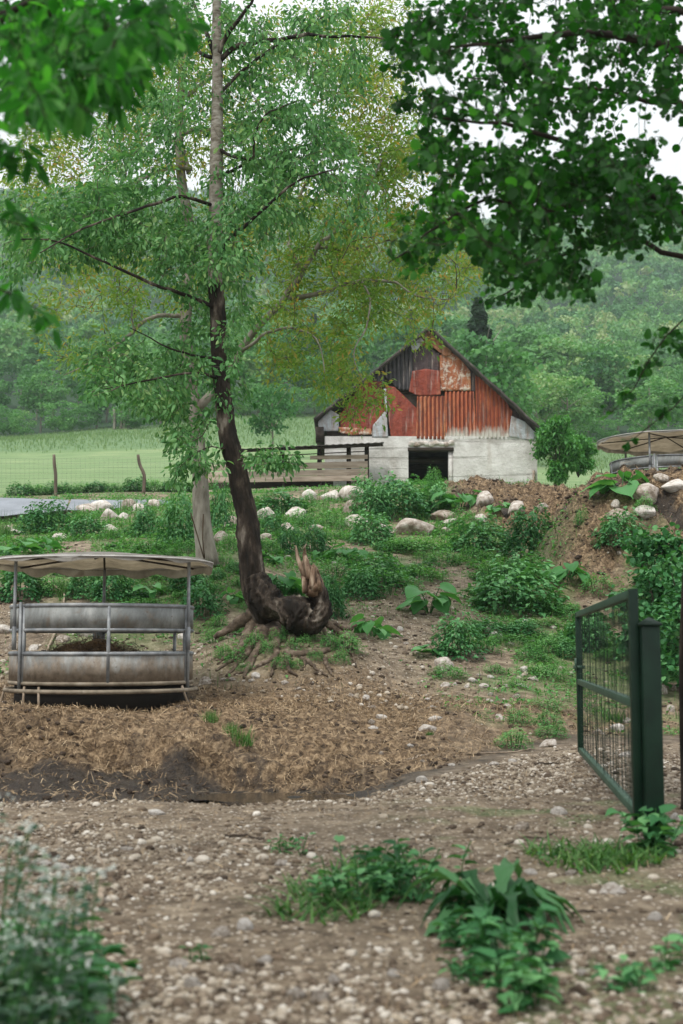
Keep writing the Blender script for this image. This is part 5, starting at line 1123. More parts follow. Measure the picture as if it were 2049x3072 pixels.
# kind, X, Y(bottom), w, h
N, Wd, B, Gt = 'nettle', 'weed', 'burdock', 'grass'
PL = [(N, 126, 1602, 138, 80), (N, 249, 1612, 115, 62), (Wd, 333, 1622, 70, 38), (N, 429, 1612, 85, 78), (N, 532, 1640, 110, 130), (Wd, 440, 1665, 150, 45), (Wd, 550, 1668, 90, 48), (Gt, 10, 1620, 60, 65), (B, 46, 1668, 110, 58), (B, 130, 1658, 82, 60), (N, 50, 1805, 160, 100), (N, 240, 1795, 110, 75), (N, 330, 1805, 120, 90), (B, 450, 1798, 70, 52), (Wd, 150, 1790, 90, 60), (Gt, 185, 1795, 40, 70),
 (N, 657, 1595, 66, 125), (N, 845, 1548, 150, 62), (Wd, 780, 1512, 80, 30), (Wd, 925, 1518, 45, 38), (N, 814, 1607, 80, 62), (Wd, 906, 1582, 85, 52), (Wd, 990, 1588, 85, 56), (Wd, 1032, 1594, 60, 42), (N, 860, 1666, 70, 68), (N, 944, 1662, 90, 74), (Wd, 815, 1662, 60, 42), (N, 1117, 1636, 130, 84), (B, 1050, 1690, 110, 62), (B, 968, 1685, 68, 42), (B, 818, 1696, 74, 44), (B, 848, 1800, 140, 95), (Wd, 685, 1655, 60, 50), (Wd, 672, 1700, 60, 40), (Wd, 1150, 1790, 250, 90), (N, 1085, 1800, 110, 80),
 (N, 1205, 1555, 190, 125), (N, 1120, 1560, 110, 115), (N, 1310, 1545, 110, 100), (B, 1385, 1530, 130, 72), (B, 1490, 1542, 70, 36), (Wd, 1400, 1592, 90, 62), (N, 1440, 1664, 190, 98), (N, 1590, 1662, 150, 118), (Wd, 1230, 1664, 200, 54), (Wd, 1420, 1685, 90, 44), (Wd, 1250, 1748, 200, 50), (N, 1130, 1760, 180, 80), (B, 1291, 1848, 140, 104), (N, 1540, 1848, 250, 140), (Wd, 1640, 1850, 110, 60), (B, 1875, 1490, 160, 100), (N, 1868, 1652, 130, 88), (Wd, 1745, 1578, 40, 46), (B, 1714, 1758, 110, 84), (B, 1640, 1742, 90, 50), (Wd, 1935, 1552, 70, 52), (Wd, 1480, 1745, 120, 60), (Wd, 1800, 1790, 110, 60),
 (N, 1375, 1978, 150, 112), (Wd, 1460, 1960, 90, 50), (B, 1308, 1972, 110, 42), (Wd, 1345, 2038, 110, 36), (B, 1118, 1918, 104, 78), (Wd, 1482, 2024, 62, 28), (Wd, 1640, 2037, 120, 46), (Wd, 1550, 2064, 60, 28), (Wd, 1558, 2180, 78, 50), (Wd, 1545, 2248, 106, 52), (Wd, 1650, 2180, 90, 42), (Wd, 1655, 2216, 100, 38), (Wd, 1650, 2132, 110, 32), (Wd, 1482, 1932, 50, 20), (Wd, 1555, 1892, 65, 30), (N, 1765, 1955, 130, 96), (B, 2010, 1905, 80, 100), (B, 2005, 2015, 70, 80), (Gt, 1850, 2172, 90, 60), (Wd, 1720, 1935, 60, 60),
 (N, 600, 1855, 130, 90), (N, 555, 1775, 110, 76), (N, 990, 1860, 90, 116), (Wd, 1040, 1965, 100, 60), (Wd, 765, 1950, 80, 46), (Wd, 710, 1990, 80, 42), (Wd, 670, 1975, 60, 36), (Wd, 800, 1965, 60, 40), (Wd, 835, 1930, 70, 40), (Wd, 920, 1925, 70, 46), (Wd, 985, 1950, 70, 44), (Wd, 735, 2015, 50, 26), (Wd, 890, 2010, 50, 26), (Wd, 650, 1890, 60, 40), (B, 700, 1810, 70, 50), (Wd, 848, 2008, 70, 40), (Wd, 890, 1955, 80, 40), (Wd, 1018, 1998, 60, 40), (Wd, 945, 1990, 50, 30), (Wd, 500, 1870, 90, 60), (Wd, 640, 1930, 70, 40),
 (Gt, 630, 2168, 60, 44), (Gt, 720, 2238, 90, 66), (Gt, 690, 2205, 60, 44), (Wd, 1300, 1468, 60, 60), (Wd, 1220, 1662, 120, 46), (Wd, 180, 1700, 90, 40), (Wd, 20, 1720, 90, 50), (Wd, 560, 1700, 90, 40), (Gt, 1290, 2206, 30, 14), (Wd, 1340, 1700, 150, 46), (Wd, 1000, 1740, 120, 50), (N, 1560, 1740, 100, 60), (Wd, 1440, 1610, 70, 40)]
ROW = [(X, 1503 + (X % 7) - 3, 70 + X % 23, 26 + X % 13) for X in range(60, 620, 38)]
for k, (X, Y, w_, h_) in enumerate(ROW): PL.append((Wd if k % 3 else N, X, Y, w_, h_, 45.2))
CATN = {N: ('nettle_clump', 'nettle clump', 'nettles', 'dark green'), Wd: ('weed_clump', 'low weed clump', 'weeds', 'fresh green'), B: ('burdock_plant', 'broad-leaved burdock', 'burdock', 'bright'), Gt: ('grass_tuft', 'grass tuft', 'grass', 'bright green')}
rf = np.random.default_rng(99); EX = []
while len(EX) < 135:
    X = rf.uniform(-20, 2060); Y = rf.uniform(1600, 2000)
    if 0 < X < 640 and Y > 1840: continue
    g = G(X, Y); zz = zone(g[0], g[1])
    if zz[1] < .5 or zz[0] > .4 or min(math.hypot(X - q[1], (Y - q[2]) * 1.5) for q in PL + EX) < 34: continue
    sz = (Y - 1300) / 600
    EX.append((Wd if rf.random() < .62 else N, X, Y, rf.uniform(60, 150) * sz, rf.uniform(22, 46) * sz))
PL += EX
for k, it in enumerate(PL):
    kd, X, Y, w_, h_ = it[:5]
    w_ *= 1.15; h_ *= (1.22 if abs(X - 1260) > 100 else 1.0) if kd == N else 1.12
    if len(it) > 5: d = it[5]; a = ray(X, Y)[0]; g = np.array([a * d, d, float(hgt(a * d, d))])
    else: g = G(X, Y)
    m_ = g[1] / F; W = w_ * m_; H = h_ * m_
    nm, noun, cat, adj = CATN[kd]
    siz = 'tiny' if W < .25 else 'small' if W < .6 else 'broad' if W > 1.6 else 'bushy'
    lab = {(1291, 1848): 'large burdock with wide ruffled leaves on the slope above the stony path', (1540, 1848): 'broad dark nettle mound, the largest on the middle slope'}.get((X, Y)) or near_label(f'{siz} {adj}', noun, X, Y)
    e = empty(nm, (g[0], g[1] + W * .25, g[2]), lab, cat, {N: 'nettle clumps on the slope', Wd: 'low weed clumps', B: 'burdock plants with broad leaves', Gt: 'grass tufts'}[kd], (0, 0, rng.random() * 6.28),
              (W, W * .9, H) if kd in (N, Wd) else ((W * .95,) * 2 + (H * 1.35,) if kd == B else (W * 2.2, W * 2.2, H * 2.4)))
    if kd == N: ob('leaves', nettle_me[k % 4], None, e); ob('stems', stem_me[k % 2], None, e)
    elif kd == Wd: ob('leaves', weed_me[k % 3], None, e); ob('stems', stem_me[k % 2], None, e)
    elif kd == B:
        lm, sm, _ = burd_me[k % 5]
        ob('leaves', lm, MAT['leaf_burdock'], e); ob('stalks', sm, MAT['leaf_burdock'], e)
    else: ob('blades', grass_me[k % 3], None, e)
print('plants', time.time() - T0)

# dock plant and its neighbours close to the camera
def dock(loc, label, n=16, L0=.34, mat='leaf_dock', seed=5, nm='dock_plant', spread=1.0):
    r = np.random.default_rng(seed); e = empty(nm, loc, label, 'plant')
    for k in range(n):
        a = k * 2.4 + r.random() * .5; L = L0 * r.uniform(.7, 1.25); out = np.array([math.cos(a), math.sin(a), 0])
        nu, nv = 12, 7; u, v = np.meshgrid(np.linspace(0, 1, nu), np.linspace(-1, 1, nv), indexing='ij')
        half = (.085 + .03 * np.sin(u * 30 + k)) * np.sin(np.clip(u ** .8 * .96 + .04, 0, 1) * PI) ** 1.1 + .005
        lift = r.uniform(.35, 1.0)
        x = u * L * (.35 + .65 * spread); z = L * (lift * np.sin(u * 1.7) * .8 - .55 * u ** 2.4 * 1.1); y = v * half * L
        zz = z + .10 * L * np.abs(v) * half / .15 + .012 * np.sin(u * 22 + v * 3 + k) * np.abs(v)
        yy = y + .006 * np.sin(u * 26 + k)
        V = np.stack([x, yy, zz], -1).reshape(-1, 3)
        c, s = math.cos(a), math.sin(a); V = V @ np.array([[c, s, 0], [-s, c, 0], [0, 0, 1.]])
        i = np.arange(nu - 1)[:, None] * nv; j = np.arange(nv - 1)[None]
        Fq = np.stack([i + j, i + nv + j, i + nv + j + 1, i + j + 1], -1).reshape(-1, 4)
        M('leaf', [(V, [Fq], {'rnd': np.full(len(V), r.random())})], MAT[mat], e, True)
    return e
dock(G(1480, 2770), 'dark dock plant with long arching leaves rising from the pale gravel', 52, .36, spread=.95)
def sprig(loc, label, n=7, h=.25, leaf=.07, seed=1, mat='leaf_nettle', nm='young_nettle', spread=.12, per=9, T=LEAF_NET, white=False, cat='plant', group=None):
    r = np.random.default_rng(seed); e = empty(nm, loc, label, cat, group); lv = []; st = []; fl = []
    for k in range(n):
        a = r.random() * 6.28; q = r.random() ** .5 * spread; b = np.array([q * math.cos(a), q * math.sin(a), -.02]); hh = h * r.uniform(.6, 1.15)
        tp_ = b + [r.normal() * hh * .22, r.normal() * hh * .22, hh]; p = smooth_path([b, (b + tp_) / 2 + r.normal(size=3) * .01, tp_], 8)
        st.append(tube(p, .0028, 4, False))
        t = r.random(per) ** .8; pos = np.stack([np.interp(t, np.linspace(0, 1, 8), p[:, c]) for c in range(3)], 1)
        aa = r.random(per) * 6.28; ax = np.stack([np.cos(aa), np.sin(aa), r.uniform(-.2, .5, per)], 1)
        nr = r.normal(size=(per, 3)) * .3 + [0, 0, 1.]
        lv.append(inst(T, pos + ax * .01, frames(ax, nr), np.stack([leaf * r.uniform(.6, 1.3, per)] * 3, 1), r.random(per)))
        if white:
            m = 18; q2 = r.normal(size=(m, 3)) * [.035, .035, .008] + tp_ + [0, 0, .01]
            fl.append(inst(QUAD, q2, frames(r.normal(size=(m, 3)), r.normal(size=(m, 3)) * .3 + [0, 0, 1.]), np.full(m, .011), r.random(m)))
    V, Fl, at_2 = cat_(lv); ob('leaves', mesh('leaves', V, Fl, False, at_2), MAT[mat], e)
    V, Fl, at_2 = cat_(st); ob('stems', mesh('stems', V, Fl), MAT['leaf_weed'], e)
    if fl: V, Fl, at_2 = cat_(fl); ob('flowers', mesh('flowers', V, Fl, False, at_2), MAT['petal'], e)
    return e
for k, (X, Y, n, h, sp, lf, lb) in enumerate([(1160, 2700, 16, .24, .20, .075, 'nettle shoots left of the dark dock plant'), (1060, 2720, 12, .22, .16, .06, 'thin green shoots at the outer end of the nettle patch'), (1290, 2680, 12, .22, .18, .07, 'nettle shoots crowding behind the dark dock plant'), (1540, 2900, 12, .2, .12, .085, 'broad-leaved nettle shoots in front of the dark dock plant'), (1540, 3020, 10, .18, .10, .075, 'nettle shoots at the very bottom below the dock plant'),
        (1380, 2850, 8, .16, .10, .06, 'sparse shoots at the foot of the dock plant'), (1950, 2560, 10, .22, .10, .11, 'leafy shoot at the base of the green gate post'), (860, 2560, 8, .12, .14, .04, 'small green sprouts beside the dark stick on the track'), (1840, 2960, 6, .10, .12, .05, 'little weed growing in the stony track, lower corner'), (1400, 2950, 5, .1, .08, .05, 'pair of tiny sprouts in the gravel below the dock'), (2000, 2900, 5, .12, .1, .05, 'small weed at the right rim of the stony track'), (600, 2890, 3, .07, .05, .035, 'tiny sprout alone in the pale gravel'), (1640, 2590, 4, .1, .08, .03, 'grassy sprout on the track between dock and gate')]):
    sprig(G(X, Y), lb, n, h, lf, 20 + k, 'leaf_nettle', 'young_nettle', sp, group='young plants on the stony track')
for k, (X, Y, lb) in enumerate([(1000, 2690, 'grass blades left of the nettle shoots on the track'), (1120, 2620, 'grass blades behind the nettle shoots on the track'), (1700, 2560, 'thin grass near the gate on the track'), (1860, 2580, 'grass fringe between gate bar and dock plant'), (1780, 2600, 'short grass on the track under the gate'), (960, 2740, 'upright blades left of all the nettle shoots')]):
    g = G(X, Y); e = empty('grass_tuft', g, lb, 'grass', 'grass tufts', (0, 0, k), (1.5, 1.5, .26)); ob('blades', grass_me[k % 3], MAT['grass'], e)
sprig(P(60, 3050, 3.6) * [1, 1, 0] + [0, 0, float(hgt(P(60, 3050, 3.6)[0], 3.6))], 'blurred white-flowered plant with silvery leaves filling the lower left corner', 26, .52, .05, 77, 'leaf_silver', 'flowering_plant', .20, 26, LEAF_OV, True)
sprig(G(60, 3060), 'dark leafy plant in the bottom corner under the white flowers', 56, .27, .085, 78, 'leaf_nettle', 'leafy_plant', .34, 13)
sprig(P(-30, 2800, 4.1) * [1, 1, 0] + [0, 0, float(hgt(P(-30, 2800, 4.1)[0], 4.1))], 'taller silvery stems with white flowers reaching in at the photo edge', 12, .66, .045, 79, 'leaf_silver', 'flowering_plant', .16, 22, LEAF_OV, True)
# sticks
STK = [([(1402, 2267), (1500, 2262), (1630, 2247)], .016, 'stick', 'long thin pale stick lying at the edge of the muddy rut'), ([(1221, 2290), (1292, 2261)], .014, 'stick', 'short stick near the end of the muddy rut'), ([(1542, 1969), (1565, 1958), (1596, 1942)], .022, 'stick', 'pale stick lying on the trampled slope'), ([(663, 2417), (700, 2421), (733, 2419)], .016, 'stick_dark', 'dark stick just before the puddle'),
       ([(663, 2515), (720, 2513), (791, 2524)], .018, 'stick_dark', 'thick dark stick across the middle of the track'), ([(700, 2541), (790, 2543), (880, 2540)], .009, 'stick', 'straight thin stick below the thick dark one'), ([(217, 2509), (261, 2474)], .026, 'stick', 'stubby pale wood chunk on the track'), ([(297, 2554), (300, 2585), (319, 2611)], .016, 'stick', 'bent pale stick pointing at the camera'),
       ([(1515, 2542), (1580, 2520), (1620, 2518), (1669, 2498)], .012, 'stick_dark', 'crooked dark twig between gate and dock plant'), ([(1696, 2749), (1770, 2742), (1850, 2740)], .014, 'stick_dark', 'dark stick right of the dock plant'), ([(1602, 2297), (1676, 2295)], .02, 'stick_dark', 'short dark stick by the far gate upright'),
       ([(129, 1745), (165, 1768), (192, 1790), (192, 1817)], .05, 'stick', 'weathered log behind the feeder under its roof'), ([(167, 1902), (155, 1930), (143, 1955)], .045, 'stick', 'weathered log seen through the gap of the feeder'), ([(306, 2690), (302, 2735)], .04, 'stick', 'short brown wood block in the gravel')]
for k, (pts, r, mt, lb) in enumerate(STK):
    w = np.array([G(x, y, r * .7) for x, y in pts]); p = smooth_path(w, 14) if len(w) > 2 else np.linspace(w[0], w[1], 14)
    p[:, 2] += .006 * rng.normal(size=14); p[:, 0] += .004 * rng.normal(size=14)
    o = M('stick', [tube(p, np.linspace(r, r * .6, 14) * .5 if r > .01 else r, 6, True, .3)], MAT[mt], None, True); tag(o, lb, 'stick', 'loose sticks and logs')
for pts, lb in (([(612, 1676), (590, 1600), (572, 1538)], 'dry bamboo-like stalk leaning away from the grey trunk'), ([(614, 1676), (608, 1610), (610, 1542)], 'dry upright stalk against the grey trunk')):
    w = np.array([P(x, y, D2 - .5) for x, y in pts]); o = M('dry_stalk', [tube(smooth_path(w, 8), .011, 5)], MAT['straw'], None); tag(o, lb, 'stalk')
o = M('dry_stalk', [tube(np.array([G(952, 1660), G(952, 1660) + [0, 0, .55]]), .012, 5)], MAT['straw']); tag(o, 'dry pale stalk standing on the slope behind the snapped limb', 'stalk')
# plants by barn and hazel shrub by the gate
def shrub(loc, w, h, label, nl, leaf, mat, seed, T=LEAF_OV, nclump=26, dy=.8):
    r = np.random.default_rng(seed); e = empty('leafy_shrub', loc, label, 'shrub')
    C_ = np.stack([r.uniform(-.5, .5, nclump) * w, r.uniform(-.5, .5, nclump) * w * dy, r.uniform(.1, 1, nclump) * h], 1)
    C_[:, 0] *= 1 - .45 * (C_[:, 2] / h) ** 2
    pos = (C_[r.integers(0, nclump, nl)] + r.normal(size=(nl, 3)) * w * .085)
    aa = unit(nl); st = [tube(smooth_path([[0, 0, -.05], c * [.4, .4, .55], c], 7), np.linspace(.02, .006, 7), 4, False) for c in C_]
    M('stems', st, MAT['twig'], e)
    V, Fl, a_ = inst(T, pos, frames(aa + [0, 0, -.4], unit(nl) * .4 + [0, 0, 1.]), leaf * r.uniform(.6, 1.3, nl), np.clip(r.normal(.55, .25, nl), 0, 1))
    ob('leaves', mesh('leaves', V, Fl, False, a_), MAT[mat], e)
def gz(x, y): return float(hgt(x, y))
q = P(1672, 1440, 47.2); shrub((q[0], 47.2, gz(q[0], 47.2)), 1.5, 2.5, 'dense elder bush growing against the corner of the white barn', 6000, .17, 'leaf_weed', 5)
q = P(1735, 1440, 48.5); shrub((q[0], 48.5, gz(q[0], 48.5) + .6), 1.3, 1.5, 'outer elder bush drooping beside the meadow, next to the barn bush', 2600, .16, 'leaf_weed', 6)
q = P(1960, 1800, 19.0); shrub((q[0] + .12, 19.0, gz(q[0], 19.0)), 1.2, 1.95, 'leafy hazel shrub behind the green gate post', 4200, .085, 'leaf_nettle', 7, LEAF_RND, 34)
q = P(2075, 1800, 17.5); shrub((q[0], 17.5, gz(q[0], 17.5)), 1.3, 1.9, 'second hazel shrub at the right margin behind the gate', 2600, .085, 'leaf_nettle', 8, LEAF_RND, 24)
print('shrubs', time.time() - T0)

# ------------------------------------------------------------------ stuff: pebbles, straw, ground cover
def place(n, x0, x1, y0, y1, maskf, wide=.36):
    y = np.sqrt(rng.uniform(y0 ** 2, y1 ** 2, n)) if y0 > 0 else rng.uniform(y0, y1, n); x = rng.uniform(-wide, wide, n) * (y + .6)
    k = rng.random(n) < maskf(x, y); x, y = x[k], y[k]
    return np.stack([x, y, hgt(x, y)], 1)
iv, ifc = ico(1)
PB = []
for s in range(3):
    r = np.random.default_rng(s); PB.append((iv * (1 + .22 * r.normal(size=(len(iv), 1))) * [1, .75, .5], [ifc]))
iv2, ifc2 = ico(2)
for s in range(2):
    r = np.random.default_rng(40 + s); PB.append((rocks_v(90 + s, 2, .55, .5)[0], [ifc2]))
def pebbles(n, y0, y1, smin, smax, T, mf, ex=3.0):
    p = place(n, 0, 0, y0, y1, mf); n = len(p)
    s = smin + (smax - smin) * rng.random(n) ** ex
    R = rotz(rng.random(n) * 6.28); tilt = frames(R[:, :, 0] + unit(n) * .15, R[:, :, 2] + unit(n) * .35)
    p[:, 2] += s * .12
    return inst(T, p, tilt, s, np.clip(rng.normal(.52, .27, n), 0, 1))
gm = lambda x, y: zone(x, y)[2] * (.22 + .78 * sstep(-.08, .08, fbm(x * .9 + 5, y * .9, 3) - .01 + .07 * (y < 4.8))) * (1 - .85 * np.exp(-((x - .5) / 1.7) ** 2 - ((y - 8.0) / 1.2) ** 2))
parts = [pebbles(22000, 2.6, 14.5, .007, .024, PB[0], gm), pebbles(22000, 2.6, 14.5, .007, .024, PB[1], gm), pebbles(22000, 2.6, 14.5, .006, .022, PB[2], gm), pebbles(3200, 2.6, 14.0, .012, .045, PB[3], gm, 2.6), pebbles(3200, 2.6, 14.0, .012, .045, PB[4], gm, 2.6), pebbles(5000, 2.4, 5.2, .009, .03, PB[0], gm, 1.5), pebbles(3500, 2.4, 5.2, .012, .032, PB[3], gm, 2)]
parts += [pebbles(9000, 15, 23, .014, .06, PB[3], lambda x, y: zone(x, y)[2] * .9, 3), pebbles(5000, 14, 26, .012, .045, PB[1], lambda x, y: np.clip(zone(x, y)[2] * .9 + .10, 0, 1), 3)]
o = M('gravel', parts, MAT['pebble'], None, False); tag(o, 'pebbles and stone chips covering the track', 'gravel', None, 'stuff')
def strands(n, y0, y1, mf, L, W, lift, wide=.36):
    p = place(n, 0, 0, y0, y1, mf, wide); n = len(p)
    ax = unit(n) * [1, 1, .45]; nr = unit(n) * .45 + [0, 0, 1.]
    p[:, 2] += lift * rng.random(n) ** 2
    return inst(STRAND, p, frames(ax, nr), np.stack([L * rng.uniform(.4, 1.4, n), W * rng.uniform(.6, 1.4, n), L * .12 * rng.uniform(-.2, 1, n)], 1), np.clip(rng.normal(.5, .25, n), 0, 1))
sm_ = lambda x, y: np.clip(zone(x, y)[0] * 1.1 * (1 - .8 * zone(x, y)[3]) * (.4 + .6 * sstep(-.15, .1, fbm(x * 1.1, y * 1.1 + 3, 3))), 0, 1)
o = M('straw_litter', [strands(90000, 10, 17.5, sm_, .10, .005, .04), strands(4000, 14, 21, lambda x, y: .4 * (1 - zone(x, y)[1]), .13, .005, .02), strands(9000, 3, 11, lambda x, y: .5 + 0 * x, .07, .0035, .012)], MAT['straw']); tag(o, 'loose trampled straw on the ground round the feeder', 'straw', None, 'stuff')
o = M('dung_straw', [strands(36000, 22, 40, lambda x, y: zone(x, y)[0] * (1 - .8 * zone(x, y)[3]), .22, .011, .08, .30)], MAT['old_straw']); tag(o, 'rotting straw and dung along the bank', 'straw', None, 'stuff')
cl_ = lambda x, y: np.clip(zone(x, y)[0] * .8 * sstep(-.05, .1, fbm(x * 1.4 + 8, y * 1.4, 3)), 0, 1)
o = M('clods', [pebbles(6000, 10.5, 17, .012, .05, PB[3], cl_, 3), pebbles(9000, 20, 38, .02, .08, PB[0], lambda x, y: zone(x, y)[0] * (y > 20), 2.5), pebbles(5000, 15, 40, .015, .05, PB[2], lambda x, y: .5 + 0 * x, 2)], MAT['clod'], None, False); tag(o, 'dark crumbling clods of muck in the straw and along the bank', 'muck', None, 'stuff')
def cover(n, y0, y1, mf, s, T, lift, mat, wide=.33):
    p = place(n, 0, 0, y0, y1, mf, wide); n = len(p); p[:, 2] += lift * rng.random(n)
    return inst(T, p, frames(unit(n) * [1, 1, .4], unit(n) * .4 + [0, 0, 1.]), s * rng.uniform(.5, 1.4, n), rng.random(n))
vm = lambda x, y: np.clip(zone(x, y)[1] * sstep(-.12, .12, fbm(x * 2.2, y * 2.2, 3) + .02), 0, 1)
o = M('ground_cover', [cover(90000, 14.5, 26, vm, .05, LEAF_NET, .07, None), cover(60000, 24, 44, vm, .085, DIA, .09, None), cover(90000, 24, 44, vm, .08, LEAF_NET, .16, None)], MAT['leaf_weed']); tag(o, 'low green weeds creeping over the slope', 'ground cover', None, 'stuff')
p = place(38000, 0, 0, 14.5, 38, lambda x, y: np.clip(vm(x, y) + .12 * (1 - zone(x, y)[0]) * (1 - zone(x, y)[2]), 0, 1), .33); n = len(p)
o = M('grass', [inst(BLADE, p, rotz(rng.random(n) * 6.28), np.stack([np.full(n, .008), .10 * rng.uniform(.3, 1.3, n), .08 + .20 * rng.random(n) ** 4], 1) * (1 + sstep(20, 40, p[:, 1]))[:, None] , rng.random(n)),
               ], MAT['grass']); tag(o, 'thin grass on the slope', 'grass', None, 'stuff')
p = place(26000, 0, 0, 108, 165, lambda x, y: sstep(110, 113, y) * (1 - .9 * sstep(158, 165, y)), .33); n = len(p)
o = M('tall_meadow_grass', [inst(BLADE, p, rotz(rng.random(n) * 6.28), np.stack([np.full(n, .07), .2 * rng.uniform(.3, 1.3, n), .32 * rng.uniform(.5, 1.3, n)], 1), rng.random(n))], MAT['meadow_grass']); tag(o, 'uncut taller grass at the top of the meadow', 'grass', None, 'stuff')
print('stuff', time.time() - T0)

# ------------------------------------------------------------------ trees beyond the meadow
def crown(seed, kind):
    """unit-height crown: leaf-sized faces on many uneven clumps"""
    r = np.random.default_rng(seed)
    if kind == 'conifer':
        n = 2600; h = r.random(n) ** .8; a = r.random(n) * 6.28; tier = .75 + .25 * np.cos(h * 60 + a)
        rad = (1 - h) ** .85 * .24 * tier * r.uniform(.6, 1, n) ** .5 + .01
        pos = np.stack([rad * np.cos(a), rad * np.sin(a), .04 + .96 * h], 1); s = .028
        nr = np.stack([np.cos(a) * .6, np.sin(a) * .6, np.ones(n)], 1) + r.normal(size=(n, 3)) * .3
        return inst(QUAD, pos, frames(unit(n), nr), s * r.uniform(.6, 1.5, n), np.clip(.3 + .5 * h + .25 * r.normal(size=n), 0, 1))
    w = {'round': .42, 'tall': .27, 'bush': .6, 'airy': .36}[kind]; z0 = {'round': .22, 'tall': .15, 'bush': .0, 'airy': .2}[kind]
    nc = {'round': 52, 'tall': 48, 'bush': 44, 'airy': 44}[kind]
    d = unit(nc) if False else None
    v = r.normal(size=(nc, 3)); v /= np.linalg.norm(v, axis=1, keepdims=True); q = r.uniform(.35, 1, nc)[:, None] ** .5
    cz = (1 + z0) / 2; C_ = v * q * [w * .8, w * .8, (1 - z0) / 2 * .86] + [0, 0, cz]
    low = C_[:, 2] < cz; C_[low, :2] *= .88
    cr = r.uniform(.07, .15, nc) * (w / .4) ** .5
    per = 62; pos = []; nrm = []; rn = []
    for k in range(nc):
        u = r.normal(size=(per, 3)); u /= np.linalg.norm(u, axis=1, keepdims=True); u[:, 2] = np.where(u[:, 2] < -.35, -u[:, 2], u[:, 2])
        rr = cr[k] * r.uniform(.6, 1.1, per)[:, None]
        pos.append(C_[k] + u * rr * [1.1, 1.1, .8]); nrm.append(u + r.normal(size=(per, 3)) * .55); rn.append(np.clip(.5 + .22 * r.normal() + .16 * r.normal(size=per), 0, 1))
    pos = np.concatenate(pos); nrm = np.concatenate(nrm); n = len(pos); s = {'airy': .022}.get(kind, .028)
    return inst(QUAD, pos, frames(r.normal(size=(n, 3)), nrm), s * r.uniform(.6, 1.5, n), np.concatenate(rn))
CR = {}
for kd, seeds in (('round', (1, 2, 3)), ('tall', (4, 5)), ('airy', (6, 7)), ('conifer', (8,)), ('bush', (9, 10))):
    CR[kd] = []
    for s in seeds:
        me = mk([crown(s, kd)], 'crown'); me.materials.append(MAT['leaf_conifer' if kd == 'conifer' else 'leaf_far']); CR[kd].append(me)
tv = [tube(smooth_path([[0, 0, -.03], [.01, 0, .3], [-.01, .01, .55], [0, 0, .85]], 8), np.linspace(.016, .004, 8), 5, False)]
for a in range(6):
    tv.append(tube(np.array([[0, 0, .25 + .07 * a], [.22 * math.cos(a * 2.1), .22 * math.sin(a * 2.1), .5 + .07 * a]]), np.array([.007, .002]), 3, False))
TM = mk(tv, 'trunk'); TM.materials.append(MAT['bark_grey'])
TREEN = [0]
def ftree(X, d, h, kd, label=None, wf=1.0, name='woodland_tree', cat='tree'):
    a = ray(X, 1300)[0]; x = a * d; z = gz(x, d); k = TREEN[0]; TREEN[0] += 1
    e = empty(name, (x, d, z - .2), label, cat, 'trees of the wood beyond the meadow' if cat == 'tree' else 'bushes at the foot of the wood', (0, 0, rng.random() * 6.28), (h * wf, h * wf, h))
    ob('crown', CR[kd][k % len(CR[kd])], None, e)
    if kd != 'bush': ob('trunk', TM, None, e)
    return e
WLM = [(1430, "the barn's roof slope"), (1289, 'the barn ridge'), (1740, 'the elder bush'), (1930, 'the cream feeder roof'), (165, 'the first meadow fence post'), (425, 'the crooked meadow fence post'), (600, 'the grey trunk'), (680, 'the leaning trunk'), (870, 'the pen roof'), (0, 'the creased grey sheet'), (1560, 'the white barn wall')]
KW = {'round': 'round-crowned green', 'tall': 'tall narrow green', 'airy': 'pale airy', 'conifer': 'dark conical', 'bush': 'low dark'}
def wlabel(X, rank, kd):
    b = sorted(WLM, key=lambda e: abs(e[0] - X)); w = ['front-row', 'second-row', 'third-row', 'higher', 'upper'][rank]
    side = lambda e: 'straight above' if abs(X - e[0]) < 45 else ('a little left of' if X < e[0] else 'a little right of')
    for t in (f'{KW[kd]} {w} tree {side(b[0])} {b[0][1]}', f'{KW[kd]} {w} tree beyond the meadow {side(b[1])} {b[1][1]}', f'{KW[kd]} {w} woodland tree between {b[0][1]} and {b[1][1]}', f'{KW[kd]} {w} woodland tree {side(b[2])} {b[2][1]}'):
        if t not in SEEN: SEEN[t] = 1; return t
    return f'{KW[kd]} {w} woodland tree {side(b[0])} {b[0][1]}'
# singled-out trees
ftree(1440, 122, 15.5, 'conifer', 'dark spruce rising behind the slope of the barn roof', 1.0)
ftree(1462, 110, 11.5, 'round', 'full green tree right behind the barn roof', 1.05)
ftree(1530, 132, 11, 'tall', 'narrower green tree close behind the barn eave', 1.1)
ftree(1660, 200, 15, 'tall', 'dark dense tree standing out in the middle of the wood', 1.3)
ftree(1590, 205, 15, 'round', 'broad green tree left of the dark dense one in the wood', 1.1)
ftree(1810, 178, 12, 'round', 'light round tree above the cream feeder roof', 1.1)
ftree(818, 96, 6.5, 'airy', 'small young tree alone on the meadow beyond the pen', 1.0)
ftree(1950, 150, 9, 'airy', 'pale yellow-green tree at the lower edge of the wood by the feeder', 1.5)
ftree(1700, 148, 9, 'airy', 'grey-green willow-like tree at the meadow edge right of the barn', 1.5)
ftree(1610, 146, 9.5, 'airy', 'wispy tree at the meadow edge beside the barn bush', 1.3)
kinds = ['round', 'airy', 'tall', 'round', 'round', 'airy', 'conifer', 'tall']
